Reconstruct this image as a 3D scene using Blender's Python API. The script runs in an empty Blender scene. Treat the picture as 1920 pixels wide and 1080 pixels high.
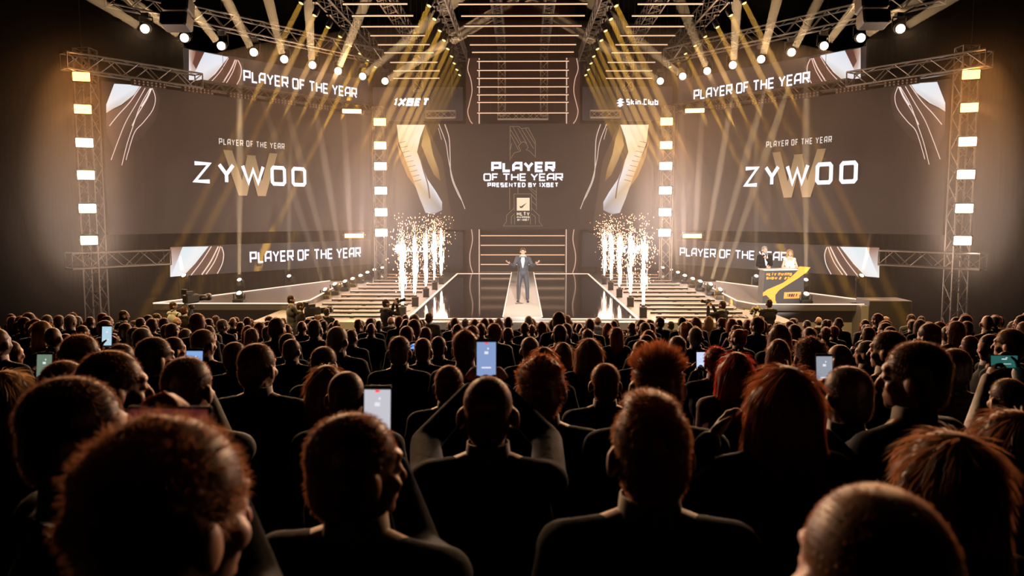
import bpy, math, random
from mathutils import Vector, Matrix
random.seed(7)
R = math.radians
SC = bpy.context.scene
COL = SC.collection

# ------------------------------------------------------------------ camera, world, exposure
F_PX = 1500.0
CAM = Vector((0.0, 0.0, 4.5))
PITCH = math.atan(137 / F_PX)
YAW = math.atan(20 / F_PX)
FW = Vector((-math.sin(YAW) * math.cos(PITCH), math.cos(YAW) * math.cos(PITCH), -math.sin(PITCH)))
RT = Vector((math.cos(YAW), math.sin(YAW), 0))
UP = RT.cross(FW)
cam_data = bpy.data.cameras.new('camera')
cam = bpy.data.objects.new('camera', cam_data)
COL.objects.link(cam)
cam.location = CAM
cam.rotation_euler = (math.pi / 2 - PITCH, 0, YAW)
cam_data.sensor_width = 36
cam_data.lens = 36 * F_PX / 1920
cam_data.clip_start = 0.05
cam_data.clip_end = 300
cam_data.dof.use_dof = True
cam_data.dof.focus_distance = 26
cam_data.dof.aperture_fstop = 4.5
SC.camera = cam

world = bpy.data.worlds.new('world')
SC.world = world
world.use_nodes = True
world.node_tree.nodes['Background'].inputs[0].default_value = (0.2, 0.6, 0.3, 1)
world.node_tree.nodes['Background'].inputs[1].default_value = 0.0007
SC.view_settings.view_transform = 'Standard'
SC.view_settings.look = 'None'
SC.view_settings.exposure = 0.0
SC.view_settings.gamma = 1.0
SC.view_settings.use_curve_mapping = False
cy = SC.cycles
cy.max_bounces = 4
cy.diffuse_bounces = 0
cy.glossy_bounces = 2
cy.transmission_bounces = 2
cy.transparent_max_bounces = 6
cy.volume_bounces = 0
cy.sample_clamp_indirect = 3
cy.sample_clamp_direct = 6
cy.caustics_reflective = False
cy.caustics_refractive = False
cy.use_light_tree = True

def at(px, py, Y):
    """The point that stands at depth Y on the line of sight through a photograph pixel."""
    d = FW + RT * ((px - 960) / F_PX) - UP * ((py - 540) / F_PX)
    return CAM + d * (Y / d.y)
def atz(px, py, z):
    d = FW + RT * ((px - 960) / F_PX) - UP * ((py - 540) / F_PX)
    return CAM + d * ((z - CAM.z) / d.z)
def onplane(px, py, O, n):
    d = FW + RT * ((px - 960) / F_PX) - UP * ((py - 540) / F_PX)
    return CAM + d * ((O - CAM).dot(n) / d.dot(n))
def project(P):
    d = P - CAM
    k = d.dot(FW)
    return 960 + F_PX * d.dot(RT) / k, 540 - F_PX * d.dot(UP) / k

# ------------------------------------------------------------------ materials
MATS = {}
def mat(name, col=(.5, .5, .5), rough=.6, metal=0.0, emit=None, strength=1.0, sheen=0, spec=None, noise=None, sss=0, cast=False):
    if name in MATS: return MATS[name]
    m = bpy.data.materials.new(name)
    m.use_nodes = True
    nt = m.node_tree
    b = nt.nodes['Principled BSDF']
    b.inputs['Base Color'].default_value = (*col, 1)
    b.inputs['Roughness'].default_value = rough
    b.inputs['Metallic'].default_value = metal
    if spec is not None: b.inputs['Specular IOR Level'].default_value = spec
    if sheen:
        b.inputs['Sheen Weight'].default_value = sheen
        b.inputs['Sheen Roughness'].default_value = .35; b.inputs['Sheen Tint'].default_value = (1, .52, .3, 1)
    if sss:
        b.inputs['Subsurface Weight'].default_value = sss
        b.inputs['Subsurface Radius'].default_value = (.022, .005, .0025)
        b.inputs['Subsurface Scale'].default_value = 1.0
    if noise:
        scale, amt = noise
        tc = nt.nodes.new('ShaderNodeTexCoord')
        n = nt.nodes.new('ShaderNodeTexNoise'); n.inputs['Scale'].default_value = scale; n.inputs['Detail'].default_value = 3
        nt.links.new(tc.outputs['Object'], n.inputs['Vector'])
        mx = nt.nodes.new('ShaderNodeMix'); mx.data_type = 'RGBA'
        mx.inputs[6].default_value = (*[c * (1 - amt) for c in col], 1)
        mx.inputs[7].default_value = (*[min(1, c * (1 + amt)) for c in col], 1)
        nt.links.new(n.outputs['Fac'], mx.inputs[0]); nt.links.new(mx.outputs[2], b.inputs['Base Color'])
        bp = nt.nodes.new('ShaderNodeBump'); bp.inputs['Strength'].default_value = .15; bp.inputs['Distance'].default_value = .01
        nt.links.new(n.outputs['Fac'], bp.inputs['Height']); nt.links.new(bp.outputs['Normal'], b.inputs['Normal'])
    if emit is not None:
        b.inputs['Base Color'].default_value = (.01, .01, .01, 1)
        b.inputs['Emission Color'].default_value = (*emit, 1)
        b.inputs['Emission Strength'].default_value = strength
        m.cycles.emission_sampling = 'AUTO' if cast else 'NONE'
    MATS[name] = m
    return m
def srgb(r, g, b):
    f = lambda c: (c / 255 / 12.92) if c / 255 <= .04045 else ((c / 255 + .055) / 1.055) ** 2.4
    return (f(r), f(g), f(b))

# ------------------------------------------------------------------ mesh collecting
class MB:
    def __init__(s): s.v = []; s.f = []; s.smooth = []
    def add(s, vs, fs, smooth=False):
        n = len(s.v); s.v += [Vector(v) for v in vs]
        s.f += [tuple(i + n for i in f) for f in fs]; s.smooth += [smooth] * len(fs)
        return s
    def box(s, c, size, M=None):
        hx, hy, hz = [k / 2 for k in size]
        vs = [Vector((x, y, z)) for x in (-hx, hx) for y in (-hy, hy) for z in (-hz, hz)]
        if M is not None: vs = [M @ v for v in vs]
        c = Vector(c)
        return s.add([v + c for v in vs], [(0, 1, 3, 2), (4, 6, 7, 5), (0, 4, 5, 1), (2, 3, 7, 6), (0, 2, 6, 4), (1, 5, 7, 3)])
    def bbox(s, c, size, M=None, b=.02):
        """A box whose long edges are chamfered by b."""
        hx, hy, hz = [k / 2 for k in size]
        b = min(b, hx * .8, hy * .8, hz * .8)
        rings = []
        for z, k in ((-hz, b), (-hz + b, 0), (hz - b, 0), (hz, b)):
            X, Y = hx - k, hy - k; q = b
            rings.append([(X - q, Y, z), (X, Y - q, z), (X, -Y + q, z), (X - q, -Y, z), (-X + q, -Y, z), (-X, -Y + q, z), (-X, Y - q, z), (-X + q, Y, z)])
        vs = [Vector(p) for r in rings for p in r]
        if M is not None: vs = [M @ v for v in vs]
        c = Vector(c); fs = []
        for k in range(3):
            for i in range(8):
                j = (i + 1) % 8; fs.append((k * 8 + j, k * 8 + i, k * 8 + 8 + i, k * 8 + 8 + j))
        fs.append(tuple(range(8))); fs.append(tuple(reversed(range(24, 32))))
        return s.add([v + c for v in vs], fs)
    def bar(s, p, q, r, n=6, r2=None, caps=True, smooth=False):
        p, q = Vector(p), Vector(q); d = q - p
        if d.length < 1e-7: return s
        d.normalize(); a = d.orthogonal().normalized(); b = d.cross(a); r2 = r if r2 is None else r2
        vs = [p + (a * math.cos(2 * math.pi * i / n) + b * math.sin(2 * math.pi * i / n)) * r for i in range(n)]
        vs += [q + (a * math.cos(2 * math.pi * i / n) + b * math.sin(2 * math.pi * i / n)) * r2 for i in range(n)]
        fs = [(i, (i + 1) % n, n + (i + 1) % n, n + i) for i in range(n)]
        if caps: fs += [tuple(reversed(range(n))), tuple(range(n, 2 * n))]
        return s.add(vs, fs, smooth)
    def tube(s, pts, r, n=6):
        for a, b in zip(pts, pts[1:]): s.bar(a, b, r, n, smooth=True)
        return s
    def ell(s, c, rad, nu=12, nv=8, M=None):
        vs, fs = [], []
        c = Vector(c); rad = (rad, rad, rad) if isinstance(rad, (int, float)) else rad
        for j in range(nv + 1):
            t = math.pi * j / nv
            for i in range(nu):
                a = 2 * math.pi * i / nu
                v = Vector((rad[0] * math.sin(t) * math.cos(a), rad[1] * math.sin(t) * math.sin(a), rad[2] * math.cos(t)))
                vs.append((M @ v if M is not None else v) + c)
        for j in range(nv):
            for i in range(nu):
                k = (i + 1) % nu
                fs.append((j * nu + i, (j + 1) * nu + i, (j + 1) * nu + k, j * nu + k))
        return s.add(vs, fs, True)
    def lathe(s, prof, c, axis=(0, 0, 1), n=14):
        """Profile of (radius, distance along the axis)."""
        ax = Vector(axis).normalized(); a = ax.orthogonal().normalized(); b = ax.cross(a); c = Vector(c)
        vs = [c + ax * h + (a * math.cos(2 * math.pi * i / n) + b * math.sin(2 * math.pi * i / n)) * r for r, h in prof for i in range(n)]
        fs = [(k * n + i, k * n + (i + 1) % n, k * n + n + (i + 1) % n, k * n + n + i) for k in range(len(prof) - 1) for i in range(n)]
        fs += [tuple(reversed(range(n))), tuple(range((len(prof) - 1) * n, len(prof) * n))]
        return s.add(vs, fs, True)
    def slab(s, poly, d):
        """A polygon of 3-D points given the thickness vector d."""
        n = len(poly); d = Vector(d)
        vs = [Vector(p) for p in poly] + [Vector(p) + d for p in poly]
        return s.add(vs, [tuple(range(n)), tuple(reversed(range(n, 2 * n)))] + [(i, n + i, n + (i + 1) % n, (i + 1) % n) for i in range(n)])
    def mesh(s, name, m, origin=(0, 0, 0)):
        o = Vector(origin)
        me = bpy.data.meshes.new(name)
        me.from_pydata([v - o for v in s.v], [], s.f)
        me.polygons.foreach_set('use_smooth', s.smooth)
        me.materials.append(m); me.update()
        return me
    def build(s, name, m, parent=None, origin=None):
        """Link what was collected as ONE mesh object; its origin is its parent's, or the given point."""
        if parent is not None: org = parent.location
        else: org = Vector(origin) if origin is not None else base_of(s.v)
        ob = bpy.data.objects.new(name, s.mesh(name, m, org))
        COL.objects.link(ob)
        if parent is not None: ob.parent = parent; root_fix(ob, parent)
        else: ob.location = org
        return ob
def base_of(vs):
    lo = [min(v[i] for v in vs) for i in range(3)]; hi = [max(v[i] for v in vs) for i in range(3)]
    return Vector(((lo[0] + hi[0]) / 2, (lo[1] + hi[1]) / 2, lo[2]))
WORLD_LOC = {}
def root_fix(ob, parent): ob.location = (0, 0, 0)
def sub(mb, name, m, part):
    """A sub-part: its part sits at the thing's own origin, so the thing's location serves both."""
    root = part.parent
    ob = bpy.data.objects.new(name, mb.mesh(name, m, root.location)); COL.objects.link(ob); ob.parent = part
    return ob
def empty(name, loc):
    o = bpy.data.objects.new(name, None); COL.objects.link(o); o.location = loc; o.empty_display_size = .2
    return o
def tag(o, label=None, cat=None, group=None, kind=None):
    if label: o['label'] = label
    if cat: o['category'] = cat
    if group: o['group'] = group
    if kind: o['kind'] = kind
    return o
def struct(o, label=None):
    o['kind'] = 'structure'
    if label: o['label'] = label
    return o
def lamp(kind, loc, power, color, parent=None, aim=None, name='lamp_light', **kw):
    l = bpy.data.lights.new(name, kind); l.energy = power; l.color = color
    for k, v in kw.items(): setattr(l, k, v)
    o = bpy.data.objects.new(name, l); COL.objects.link(o)
    loc = Vector(loc)
    if aim is not None: o.rotation_euler = (Vector(aim) - loc).to_track_quat('-Z', 'Y').to_euler()
    if parent is not None:
        o.parent = parent; o.location = loc - parent.location
    else: o.location = loc
    return o
ORD = 'first second third fourth fifth sixth seventh eighth ninth tenth eleventh twelfth thirteenth fourteenth fifteenth sixteenth seventeenth eighteenth nineteenth twentieth'.split()

# ------------------------------------------------------------------ a lamp and its beam, shaped as an added cone of denser haze
def haze_mat(name, density, aniso=.1):
    if name in MATS: return MATS[name]
    m = bpy.data.materials.new(name); m.use_nodes = True; t = m.node_tree; t.nodes.clear()
    o = t.nodes.new('ShaderNodeOutputMaterial'); v = t.nodes.new('ShaderNodeVolumeScatter')
    v.inputs['Color'].default_value = (1, 1, 1, 1); v.inputs['Density'].default_value = density; v.inputs['Anisotropy'].default_value = aniso
    t.links.new(v.outputs[0], o.inputs['Volume']); MATS[name] = m
    return m
def beam(t, c, d, length, r0, angle, power, color, density=.12):
    """A real narrow-spread lamp, and an added haze cone tapered so the beam fades."""
    c, d = Vector(c), Vector(d).normalized()
    k = math.tan(R(angle) / 2)
    MB().lathe([((r0 * .97 + k * length * f) * g, length * f) for f, g in ((0, 1), (.2, 1), (.45, 1), (.6, .88), (.75, .66), (.88, .4), (1, .04))], c, d, 16).build('light_beam', haze_mat('beam_haze_%03d' % int(density * 1000), density), t)
    lamp('AREA', c + d * .005, power, color, t, c + d, shape='DISK', size=2 * r0, spread=R(angle))
# ------------------------------------------------------------------ large lights out of frame: front-of-house follow spots
HAZE_DENSITY = 0.0022
lamp('SPOT', (1.5, -3.0, 9.5), 95000, (1.0, .95, .88), aim=(0, 25.0, 2.4), name='follow_spot', spot_size=R(7.5), spot_blend=.5, shadow_soft_size=.12)
lamp('SPOT', (3.5, -3.0, 9.5), 100000, (1.0, .95, .88), aim=(7.6, 24.4, 3.2), name='follow_spot', spot_size=R(7), spot_blend=.5, shadow_soft_size=.12)

# unseen floods added above the frame to warm the deck, pit and fascias
for s in (-1, 1):
    lamp('SPOT', (s * 7.5, 15.5, 13.0), 6000, (1.0, .66, .22), aim=(s * 7.6, 23.0, 1.2), name='added_flood', spot_size=R(46), spot_blend=.8, shadow_soft_size=.15)
lamp('SPOT', (0, 15.0, 13.2), 3500, (1.0, .74, .55), aim=(0, 24, 1.6), name='added_flood', spot_size=R(50), spot_blend=.8, shadow_soft_size=.15)

# ------------------------------------------------------------------ the hall
def floor_z(Y): return max(0.0, 2.55 - .12 * Y)
M_FLOOR = mat('dark_carpet', (.02, .018, .017), .9, noise=(6, .4))
m = MB()
ys = [-4, 0, 21.25, 46]
for a, b in zip(ys, ys[1:]):
    za, zb = floor_z(a), floor_z(b)
    m.slab([(-24, a, za), (24, a, za), (24, b, zb), (-24, b, zb)], (0, 0, -.15))
struct(m.build('floor', M_FLOOR, origin=(0, 0, 0)))
M_WALL = mat('black_wall', (.015, .014, .014), .85, noise=(2, .3))
struct(MB().box((0, 45.6, 7.5), (48, .3, 15.6)).build('wall_back', M_WALL))
struct(MB().box((-23.6, 21, 7.5), (.3, 49, 15.6)).build('wall_left', M_WALL))
struct(MB().box((23.6, 21, 7.5), (.3, 49, 15.6)).build('wall_right', M_WALL))
struct(MB().box((0, 21, 15.4), (48, 50, .3)).build('ceiling', M_WALL))

def drape(name, path, z0, z1, label, step=.16, amp=.07):
    """Pleated cloth hung along a plan path."""
    m = MB(); pts = []; rnd = random.Random(len(label))
    for (x0, y0), (x1, y1) in zip(path, path[1:]):
        L = math.hypot(x1 - x0, y1 - y0); n = max(2, int(L / step)); nx, ny = -(y1 - y0) / L, (x1 - x0) / L
        for i in range(n):
            t = i / n; a = amp * (1 if i % 2 else -1) * rnd.uniform(.5, 1.3)
            pts.append((x0 + (x1 - x0) * t + nx * a, y0 + (y1 - y0) * t + ny * a))
    k = len(pts)
    m.add([(x, y, z) for z in (z0, z1) for x, y in pts], [(i, i + 1, k + i + 1, k + i) for i in range(k - 1)], True)
    o = m.build(name, mat('drape_cloth', (.024, .021, .019), .95))
    md = o.modifiers.new('thick', 'SOLIDIFY'); md.thickness = .012
    return tag(o, label, 'curtain')
drape('stage_drape', [(-20.2, 14), (-20.2, 43.6), (-6.7, 44.6)], 0, 13.8, 'tall pleated black drape along the left side of the hall')
drape('stage_drape', [(20.4, 14), (20.4, 43.6), (6.7, 44.6)], 0, 13.8, 'tall pleated black drape along the right side of the hall')

hz = bpy.data.materials.new('stage_haze'); hz.use_nodes = True
nt = hz.node_tree; nt.nodes.clear()
vo = nt.nodes.new('ShaderNodeOutputMaterial'); vs = nt.nodes.new('ShaderNodeVolumeScatter')
vs.inputs['Color'].default_value = (1.0, .84, .70, 1); vs.inputs['Density'].default_value = HAZE_DENSITY; vs.inputs['Anisotropy'].default_value = .25
nt.links.new(vs.outputs[0], vo.inputs['Volume'])
hz.volume_intersection_method if hasattr(hz, 'volume_intersection_method') else None
h = MB().ell((0, 32.0, 2.2), (23.2, 13.2, 9.4), 40, 24).build('stage_haze', hz)
tag(h, 'thin warm haze hanging over the whole stage', 'haze', kind='stuff')
h = MB().ell((0, 32.5, 2.0), (17.5, 11.5, 7.0), 40, 24).build('stage_haze', haze_mat('low_haze', .0018, .25))
tag(h, 'denser pale haze lying low around the stage lamps', 'haze', kind='stuff')

# ------------------------------------------------------------------ stage decks
M_DECK = mat('grey_gloss_deck', (.62, .57, .53), .2, noise=(1.2, .12))
M_BLACK = mat('black_paint', (.012, .011, .011), .5)
M_GLOSS = mat('black_mirror_floor', (.012, .009, .008), .06, spec=.9)
M_FASCIA = mat('grey_fascia', (.42, .37, .35), .6)
M_EDGE = mat('edge_light', emit=(1.0, .72, .55), strength=1.3)
M_TUBE = mat('tube_light', emit=(1.0, .56, .34), strength=1.15, cast=True)
DECK = 1.6
m = MB().box((0, 31.4, DECK - .1), (14.8, 19.8, .2))
for x in [-7, -4.6, -2.3, 0, 2.3, 4.6, 7]:
    for y in (21.9, 26, 31, 36, 41): m.box((x, y, (DECK - .2) / 2), (.12, .12, DECK - .2))
stage = m.build('stage_deck', M_DECK, origin=(0, 31.4, 0))
tag(stage, 'wide glossy grey stage deck behind the standing crowd', 'stage')
MB().box((0, 21.53, .66), (14.8, .04, 1.3)).build('front_skirt', M_BLACK, stage)
for s in (-1, 1): MB().box((s * 4.75, 21.48, DECK - .32), (4.6, .05, .05)).build('step_light', mat('amber_edge_light', emit=(1.0, .5, .12), strength=.9), stage)
# mirror floor in the middle with its lit outline
mf = MB()
for s in (-1, 1): mf.box((s * 1.87, 30.55, DECK + .015), (2.66, 17.1, .03))
mirror = mf.build('mirror_floor', M_GLOSS, origin=(0, 30.55, DECK))
tag(mirror, 'black mirror-gloss floor panels either side of the white runway', 'stage floor')
for s in (-1, 1):
    z = DECK + .035
    MB().box((s * 3.2, 30.55, z), (.06, 17.1, .03)).build('edge_strip', M_EDGE, mirror)
    MB().box((s * 1.87, 39.1, z), (2.7, .07, .03)).build('edge_strip', M_EDGE, mirror)
    MB().box((s * 1.87, 21.98, z), (2.7, .05, .03)).build('edge_strip', M_EDGE, mirror)
run = MB().box((0, 30.5, DECK + .05), (1.06, 17.2, .1)).build('runway', mat('white_gloss_runway', (.62, .58, .55), .25), origin=(0, 30.5, DECK))
tag(run, 'narrow white glossy runway down the middle of the stage', 'runway')
for s in (-1, 1): MB().box((s * .54, 30.5, DECK + .105), (.035, 17.2, .02)).build('edge_strip', M_EDGE, run)

# cross battens with light strips on the two outer decks
ROWS = [22.4, 23.4, 24.4, 25.5, 26.8, 28.2, 29.7, 31.2, 32.8, 34.5, 36.2, 38.0]
for s in (-1, 1):
    side = 'left' if s < 0 else 'right'
    for i, Y in enumerate(ROWS):
        x0, x1 = 3.75, (5.9 if i == 0 else 6.45)
        cx, w = s * (x0 + x1) / 2, x1 - x0
        b = empty('light_batten', (cx, Y, DECK))
        mb = MB().box((cx, Y, DECK + .035), (w, .04, .05))
        for t in (-.4, 0, .4): mb.box((cx + t * w, Y, DECK + .02), (.1, .16, .04))
        mb.build('rail', M_BLACK, b)
        MB().box((cx, Y + .06, DECK + .05), (w * .98, .09, .05)).build('light_strip', M_TUBE, b)
        if i in (0, 1, 2, 3):
            rnd = random.Random(i + 9 * s)
            for k in range(3):
                x = cx + rnd.uniform(-.4, .4) * w; p = [Vector((x + .14 * j + rnd.uniform(-.06, .06), Y + .35 + .06 * j * rnd.choice((-1, 1)), DECK + .012)) for j in range(7)]
                MB().tube(p, .012, 5).build('cable', M_BLACK, b)
        tag(b, f'low floor batten with warm light strip, {ORD[i]} from the front on {side} stage deck', 'light batten', f'floor battens on the {side} deck')

# raised wing platforms
PZ = 1.8
for s in (-1, 1):
    side = 'left' if s < 0 else 'right'
    poly = [(s * 11.3, 24.2), (s * 7.05, 24.2), (s * 6.75, 25.2), (s * 7.2, 32.6), (s * 7.9, 32.6)]
    if s > 0: poly = poly[::-1]
    m = MB().slab([(x, y, PZ - .195) for x, y in poly], (0, 0, .195))
    pf = m.build('wing_platform', mat('wing_deck', (.13, .11, .1), .35, noise=(1.5, .15)), origin=(s * 9, 26, 0))
    tag(pf, f'raised triangular wing platform with lit edges on the {side} of the stage', 'platform')
    lp = [(11.3, 24.2), (7.05, 24.2), (6.75, 25.2), (7.2, 32.6)]
    for (xa, ya), (xb, yb) in zip(lp, lp[1:]):
        MB().bar((s * xa, ya - .02, PZ + .01), (s * xb, yb - .02, PZ + .01), .024, 4).build('edge_strip', M_EDGE, pf)
    MB().bar((s * 11.3, 24.2, PZ + .01), (s * 7.9, 32.6, PZ + .01), .026, 4).build('edge_strip', M_EDGE, pf)
    MB().box((s * 9.43, 24.75, (PZ - .2) / 2), (3.9, .5, PZ - .2)).build('fascia', M_FASCIA, pf)
    MB().box((s * 8.2, 28.6, (PZ - .2) / 2), (1.2, 7, PZ - .2)).build('support', M_BLACK, pf)
bx = MB().bbox((10.95, 24.3, .98), (1.25, 1.0, 1.96)).build('road_case', mat('case_grey', (.05, .042, .04), .6), origin=(10.95, 24.3, 0))
tag(bx, 'tall dark plain box standing at the right end of the wing platform', 'box')
MB().box((10.22, 24.3, .9), (.22, .9, 1.8)).build('side_panel', M_FASCIA, bx)

# ------------------------------------------------------------------ trusses
M_TRUSS = mat('aluminium_truss', (.55, .52, .5), .35, .9)
M_TRUSS_D = mat('dark_truss', (.16, .14, .13), .5, .6)
def truss_mb(p, q, w=.5, seg=None, r=.035, up=(0, 0, 1)):
    p, q = Vector(p), Vector(q); d = q - p; L = d.length; d.normalize()
    up = Vector(up); a = d.cross(up).normalized(); u = a.cross(d).normalized()
    m = MB(); cs = [a * sx * w / 2 + u * sz * w / 2 for sx, sz in ((-1, -1), (1, -1), (1, 1), (-1, 1))]
    for c in cs: m.bar(p + c, q + c, r, 6)
    n = seg or max(2, int(L / (w * 1.05)))
    for k in range(4):
        c0, c1 = cs[k], cs[(k + 1) % 4]
        for i in range(n):
            A, B = (c0, c1) if i % 2 else (c1, c0)
            m.bar(p + A + d * L * i / n, p + B + d * L * (i + 1) / n, r * .55, 4, caps=False)
        for t in (0, L): m.bar(p + c0 + d * t, p + c1 + d * t, r * .7, 4, caps=False)
    return m
def truss(p, q, label, w=.5, m=M_TRUSS, name='truss', **k):
    o = truss_mb(p, q, w, **k).build(name, m, origin=(Vector(p) + Vector(q)) / 2)
    if abs(p[2] - q[2]) < 1 and max(p[2], q[2]) > 8.5:
        for t in (.12, .88):
            c = Vector(p).lerp(Vector(q), t); wb = MB().bar(c + Vector((0, 0, w / 2)), (c.x, c.y, 15.2), .008, 4).mesh('hoist_wire', M_TRUSS_D, o.location)
            k = bpy.data.objects.new('hoist_wire', wb); COL.objects.link(k); k.parent = o
    return tag(o, label, 'truss')
def wl(s, Y, z, off=0.0):
    """A point of the angled side wall: s -1 left or 1 right, at depth Y, off metres towards the audience."""
    return Vector((s * (14.04 - .757 * (Y - 27)) - s * .7973 * off, Y - .6036 * off, z))
# ------------------------------------------------------------------ rig: trusses, lamps
V3 = lambda *a: Vector(a)
M_BODY = mat('lamp_body', (.02, .019, .019), .45)
M_LENS = mat('lens_warm', emit=(1.0, .80, .55), strength=9)
M_LENS_Y = mat('lens_yellow', emit=(1.0, .72, .20), strength=3)
def blinder(pos, face, size, col, power, label, group, tower_bar=None):
    """A square strobe blinder: housing, yoke, lit face."""
    pos = Vector(pos); f = Vector(face).normalized(); a = Vector((0, 0, 1)).cross(f).normalized(); u = f.cross(a)
    M = Matrix((a, f, u)).transposed()
    t = empty('blinder_lamp', pos)
    w, h = size
    MB().bbox(pos - f * .10, (w + .08, .18, h + .08), M, .03).build('housing', M_BODY, t)
    y = MB(); 
    for s in (-1, 1): y.bar(pos - f * .1 + a * s * (w / 2 + .07), pos - f * .32 + a * s * (w / 2 + .07), .02, 6)
    y.bar(pos - f * .32 - a * (w / 2 + .07), pos - f * .32 + a * (w / 2 + .07), .02, 6)
    y.build('yoke', M_TRUSS_D, t)
    mm = mat('blinder_face_%d_%d' % (int(col[1] * 100), int(col[2] * 100)), emit=col, strength=6 if col[1] < .55 else 25)
    lens = MB().bbox(pos + f * .0, (w, .04, h), M, .015).build('lit_face', mm, t)
    lamp('AREA', pos + f * .05, power, (1, col[1] * .87, col[2] * .92), t, pos + f, shape='RECTANGLE', size=w, size_y=h, spread=R(135))
    return tag(t, label, 'blinder', group)
TOWER_Z = [8.93, 7.9, 6.83, 5.79, 4.71, 3.67]
def warm(k): return [(1, .42, .10), (1, .46, .13), (1, .60, .28), (1, .74, .48), (1, .80, .58), (1, .78, .54)][k]
def warm2(k): return [(1, .46, .13), (1, .5, .18), (1, .72, .45), (1, .86, .72), (1, .88, .76), (1, .84, .68)][k]
for s in (-1, 1):
    side = 'left' if s < 0 else 'right'
    base = Vector((s * 14.35, 26.6, 0))
    truss(base, base + Vector((0, 0, 9.9)), f'upright lattice tower carrying six blinders at far {side} of the stage', .52, up=(0, 1, 0), name='truss_tower')
    face = (-s * .38, -1, -.12)
    for k, z in enumerate(TOWER_Z):
        blinder((s * 14.2, 26.05, z), face, (.50, .28), warm(k), 210, f'bright square blinder, {ORD[k]} from the top of the far {side} tower', f'blinders on the far {side} tower')
    b2 = Vector((s * 6.35, 35.6, DECK))
    truss(b2, b2 + Vector((0, 0, 7.6)), f'upright lattice tower carrying six blinders {side} of the centre screen', .45, up=(0, 1, 0), name='truss_tower')
    for k, y in enumerate([232, 275, 313, 358, 398, 436]):
        z = 4.5 + (403 - y) / 1500 * 35.2
        blinder((s * 6.2, 35.1, z), (-s * .12, -1, -.1), (.52, .32), warm2(k), 130 if k < 2 else (230 if k == 2 else 380), f'bright square blinder, {ORD[k]} from the top of the tower {side} of centre', f'blinders on the inner {side} tower')
    for z, w in ((8.82, 'top'), (3.62, 'bottom')):
        blinder((s * 7.15, 33.9, z), (-s * .2, -1, -.1), (.78, .17), (1, .5, .16), 50, f'long amber strobe bar hung at the {w} inner corner of the {side} screen', f'amber strobe bars {side}')
    for c, rr, lab in (((s * 14.2, 25.9, 5.6), (2.6, 2.6, 4.6), f'pale haze added to glow around the far {side} tower'), ((s * 6.3, 35.0, 5.0), (2.7, 2.4, 3.6), f'pale haze added to glow around the tower {side} of the centre screen')):
        for kk, dn, wd in ((1.75, .0012, 'thin outer'), (1.2, .0030, 'middle'), (.7, .018, 'dense inner')):  # added haze volumes that put a glow around the tower lamps
            sm = MB().ell(c, [v * (kk if i < 2 else (kk + 1) / 2) for i, v in enumerate(rr)], 28, 18).build('glow_haze', haze_mat('tower_glow_haze_%d' % int(dn * 10000), dn, .2)); tag(sm, f'{wd} {lab}', 'glow_haze', kind='stuff')
    # the long trusses of the side wall
    truss(wl(s, 25.9, 9.36, .45), wl(s, 29.6, 9.30, .45), f'lattice truss at the outer top corner of the {side} screen', .5, M_TRUSS)
    truss(wl(s, 29.65, 9.2, .35), wl(s, 36.3, 9.2, .35), f'long thin dark truss between the {side} screen and its upper strip', .3, M_TRUSS_D)
    truss(wl(s, 25.9, 3.0, .1), wl(s, 28.6, 3.0, .1), f'short lattice truss between {side} tower and lower {side} screen', .5)
    # light battens under the top truss
    for k in range(6):
        Y = 27.6 + k * 1.45
        t = empty('grille_batten', wl(s, Y, 8.93, .5))
        p, q = wl(s, Y, 8.96, .5), wl(s, Y + .95, 8.96, .5)
        d = (q - p).normalized(); n = Vector((d.y * s, -d.x * s, 0)); M = Matrix((d, -n if n.y > 0 else n, Vector((0, 0, 1)))).transposed()
        MB().bbox((p + q) / 2, ((q - p).length, .16, .2), M, .02).build('housing', M_BODY, t)
        g = MB(); nn = Vector((-s * .7973, -.6036, 0))
        for i in range(8):
            for j in range(2): g.box(p.lerp(q, (i + .5) / 8) + nn * .085 + Vector((0, 0, -.045 + .09 * j)), (.05, .03, .05), M)
        g.build('grille', mat('dim_grille', emit=(.35, .16, .10), strength=.5), t)
        tag(t, f'dark grille batten under the {side} top truss, {ORD[k]} from its outer end', 'batten', f'grille battens under the {side} truss')
    # wash lamps on their own raked truss
    WY = [26.0 * 1843 / v for v in (1843, 1769, 1700, 1639, 1582, 1529, 1481, 1435, 1393)]
    def wp(Y, z): return Vector((s * (.7567 * (1843 / 1500 * 26.0 - Y) if False else (2115 - 980) / 1500 * 0 + .7567 * 0 + 1) * 0 + s * 0, Y, z))
    def wx(Y): return s * (12.272 - .757 * (Y - 26.0))
    truss((wx(25.5) + s * .4, 25.8, 11.35), (wx(34.6) + s * .4, 34.9, 11.25), f'lattice truss hung above the {side} screen with wash lamps under it', .5)
    upd = [(.80, -.12, .5), (.75, -.12, .55), (.56, -.12, .8), (.40, -.12, .9), (.2, -.12, 1), (0.0, -.12, 1), (-.42, -.12, .9), (-.75, -.12, .55), (-.8, -.12, .45)]
    for k, Y in enumerate(WY):
        px = 980 + s * (980 - (2115 - (1843, 1769, 1700, 1639, 1582, 1529, 1481, 1435, 1393)[k]))
        py = (54, 71, 86, 98, 111, 122, 133, 143, 152)[k]
        c = at(px, py, Y)
        t = empty('wash_lamp', c)
        bd = Vector((s * upd[k][0], upd[k][1], upd[k][2])).normalized()
        f = Vector((-.15 * c.x / 10, -1, -.25)).normalized()
        MB().lathe([(.10, -.34), (.15, -.28), (.17, -.1), (.17, 0), (.15, .02)], c, f, 16).build('housing', M_BODY, t)
        y = MB(); ax = f.cross(Vector((0, 0, 1))).normalized()
        for q in (-1, 1): y.bar(c - f * .15 + ax * q * .2, c - f * .15 + ax * q * .2 + Vector((0, 0, .36)), .02, 6)
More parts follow.
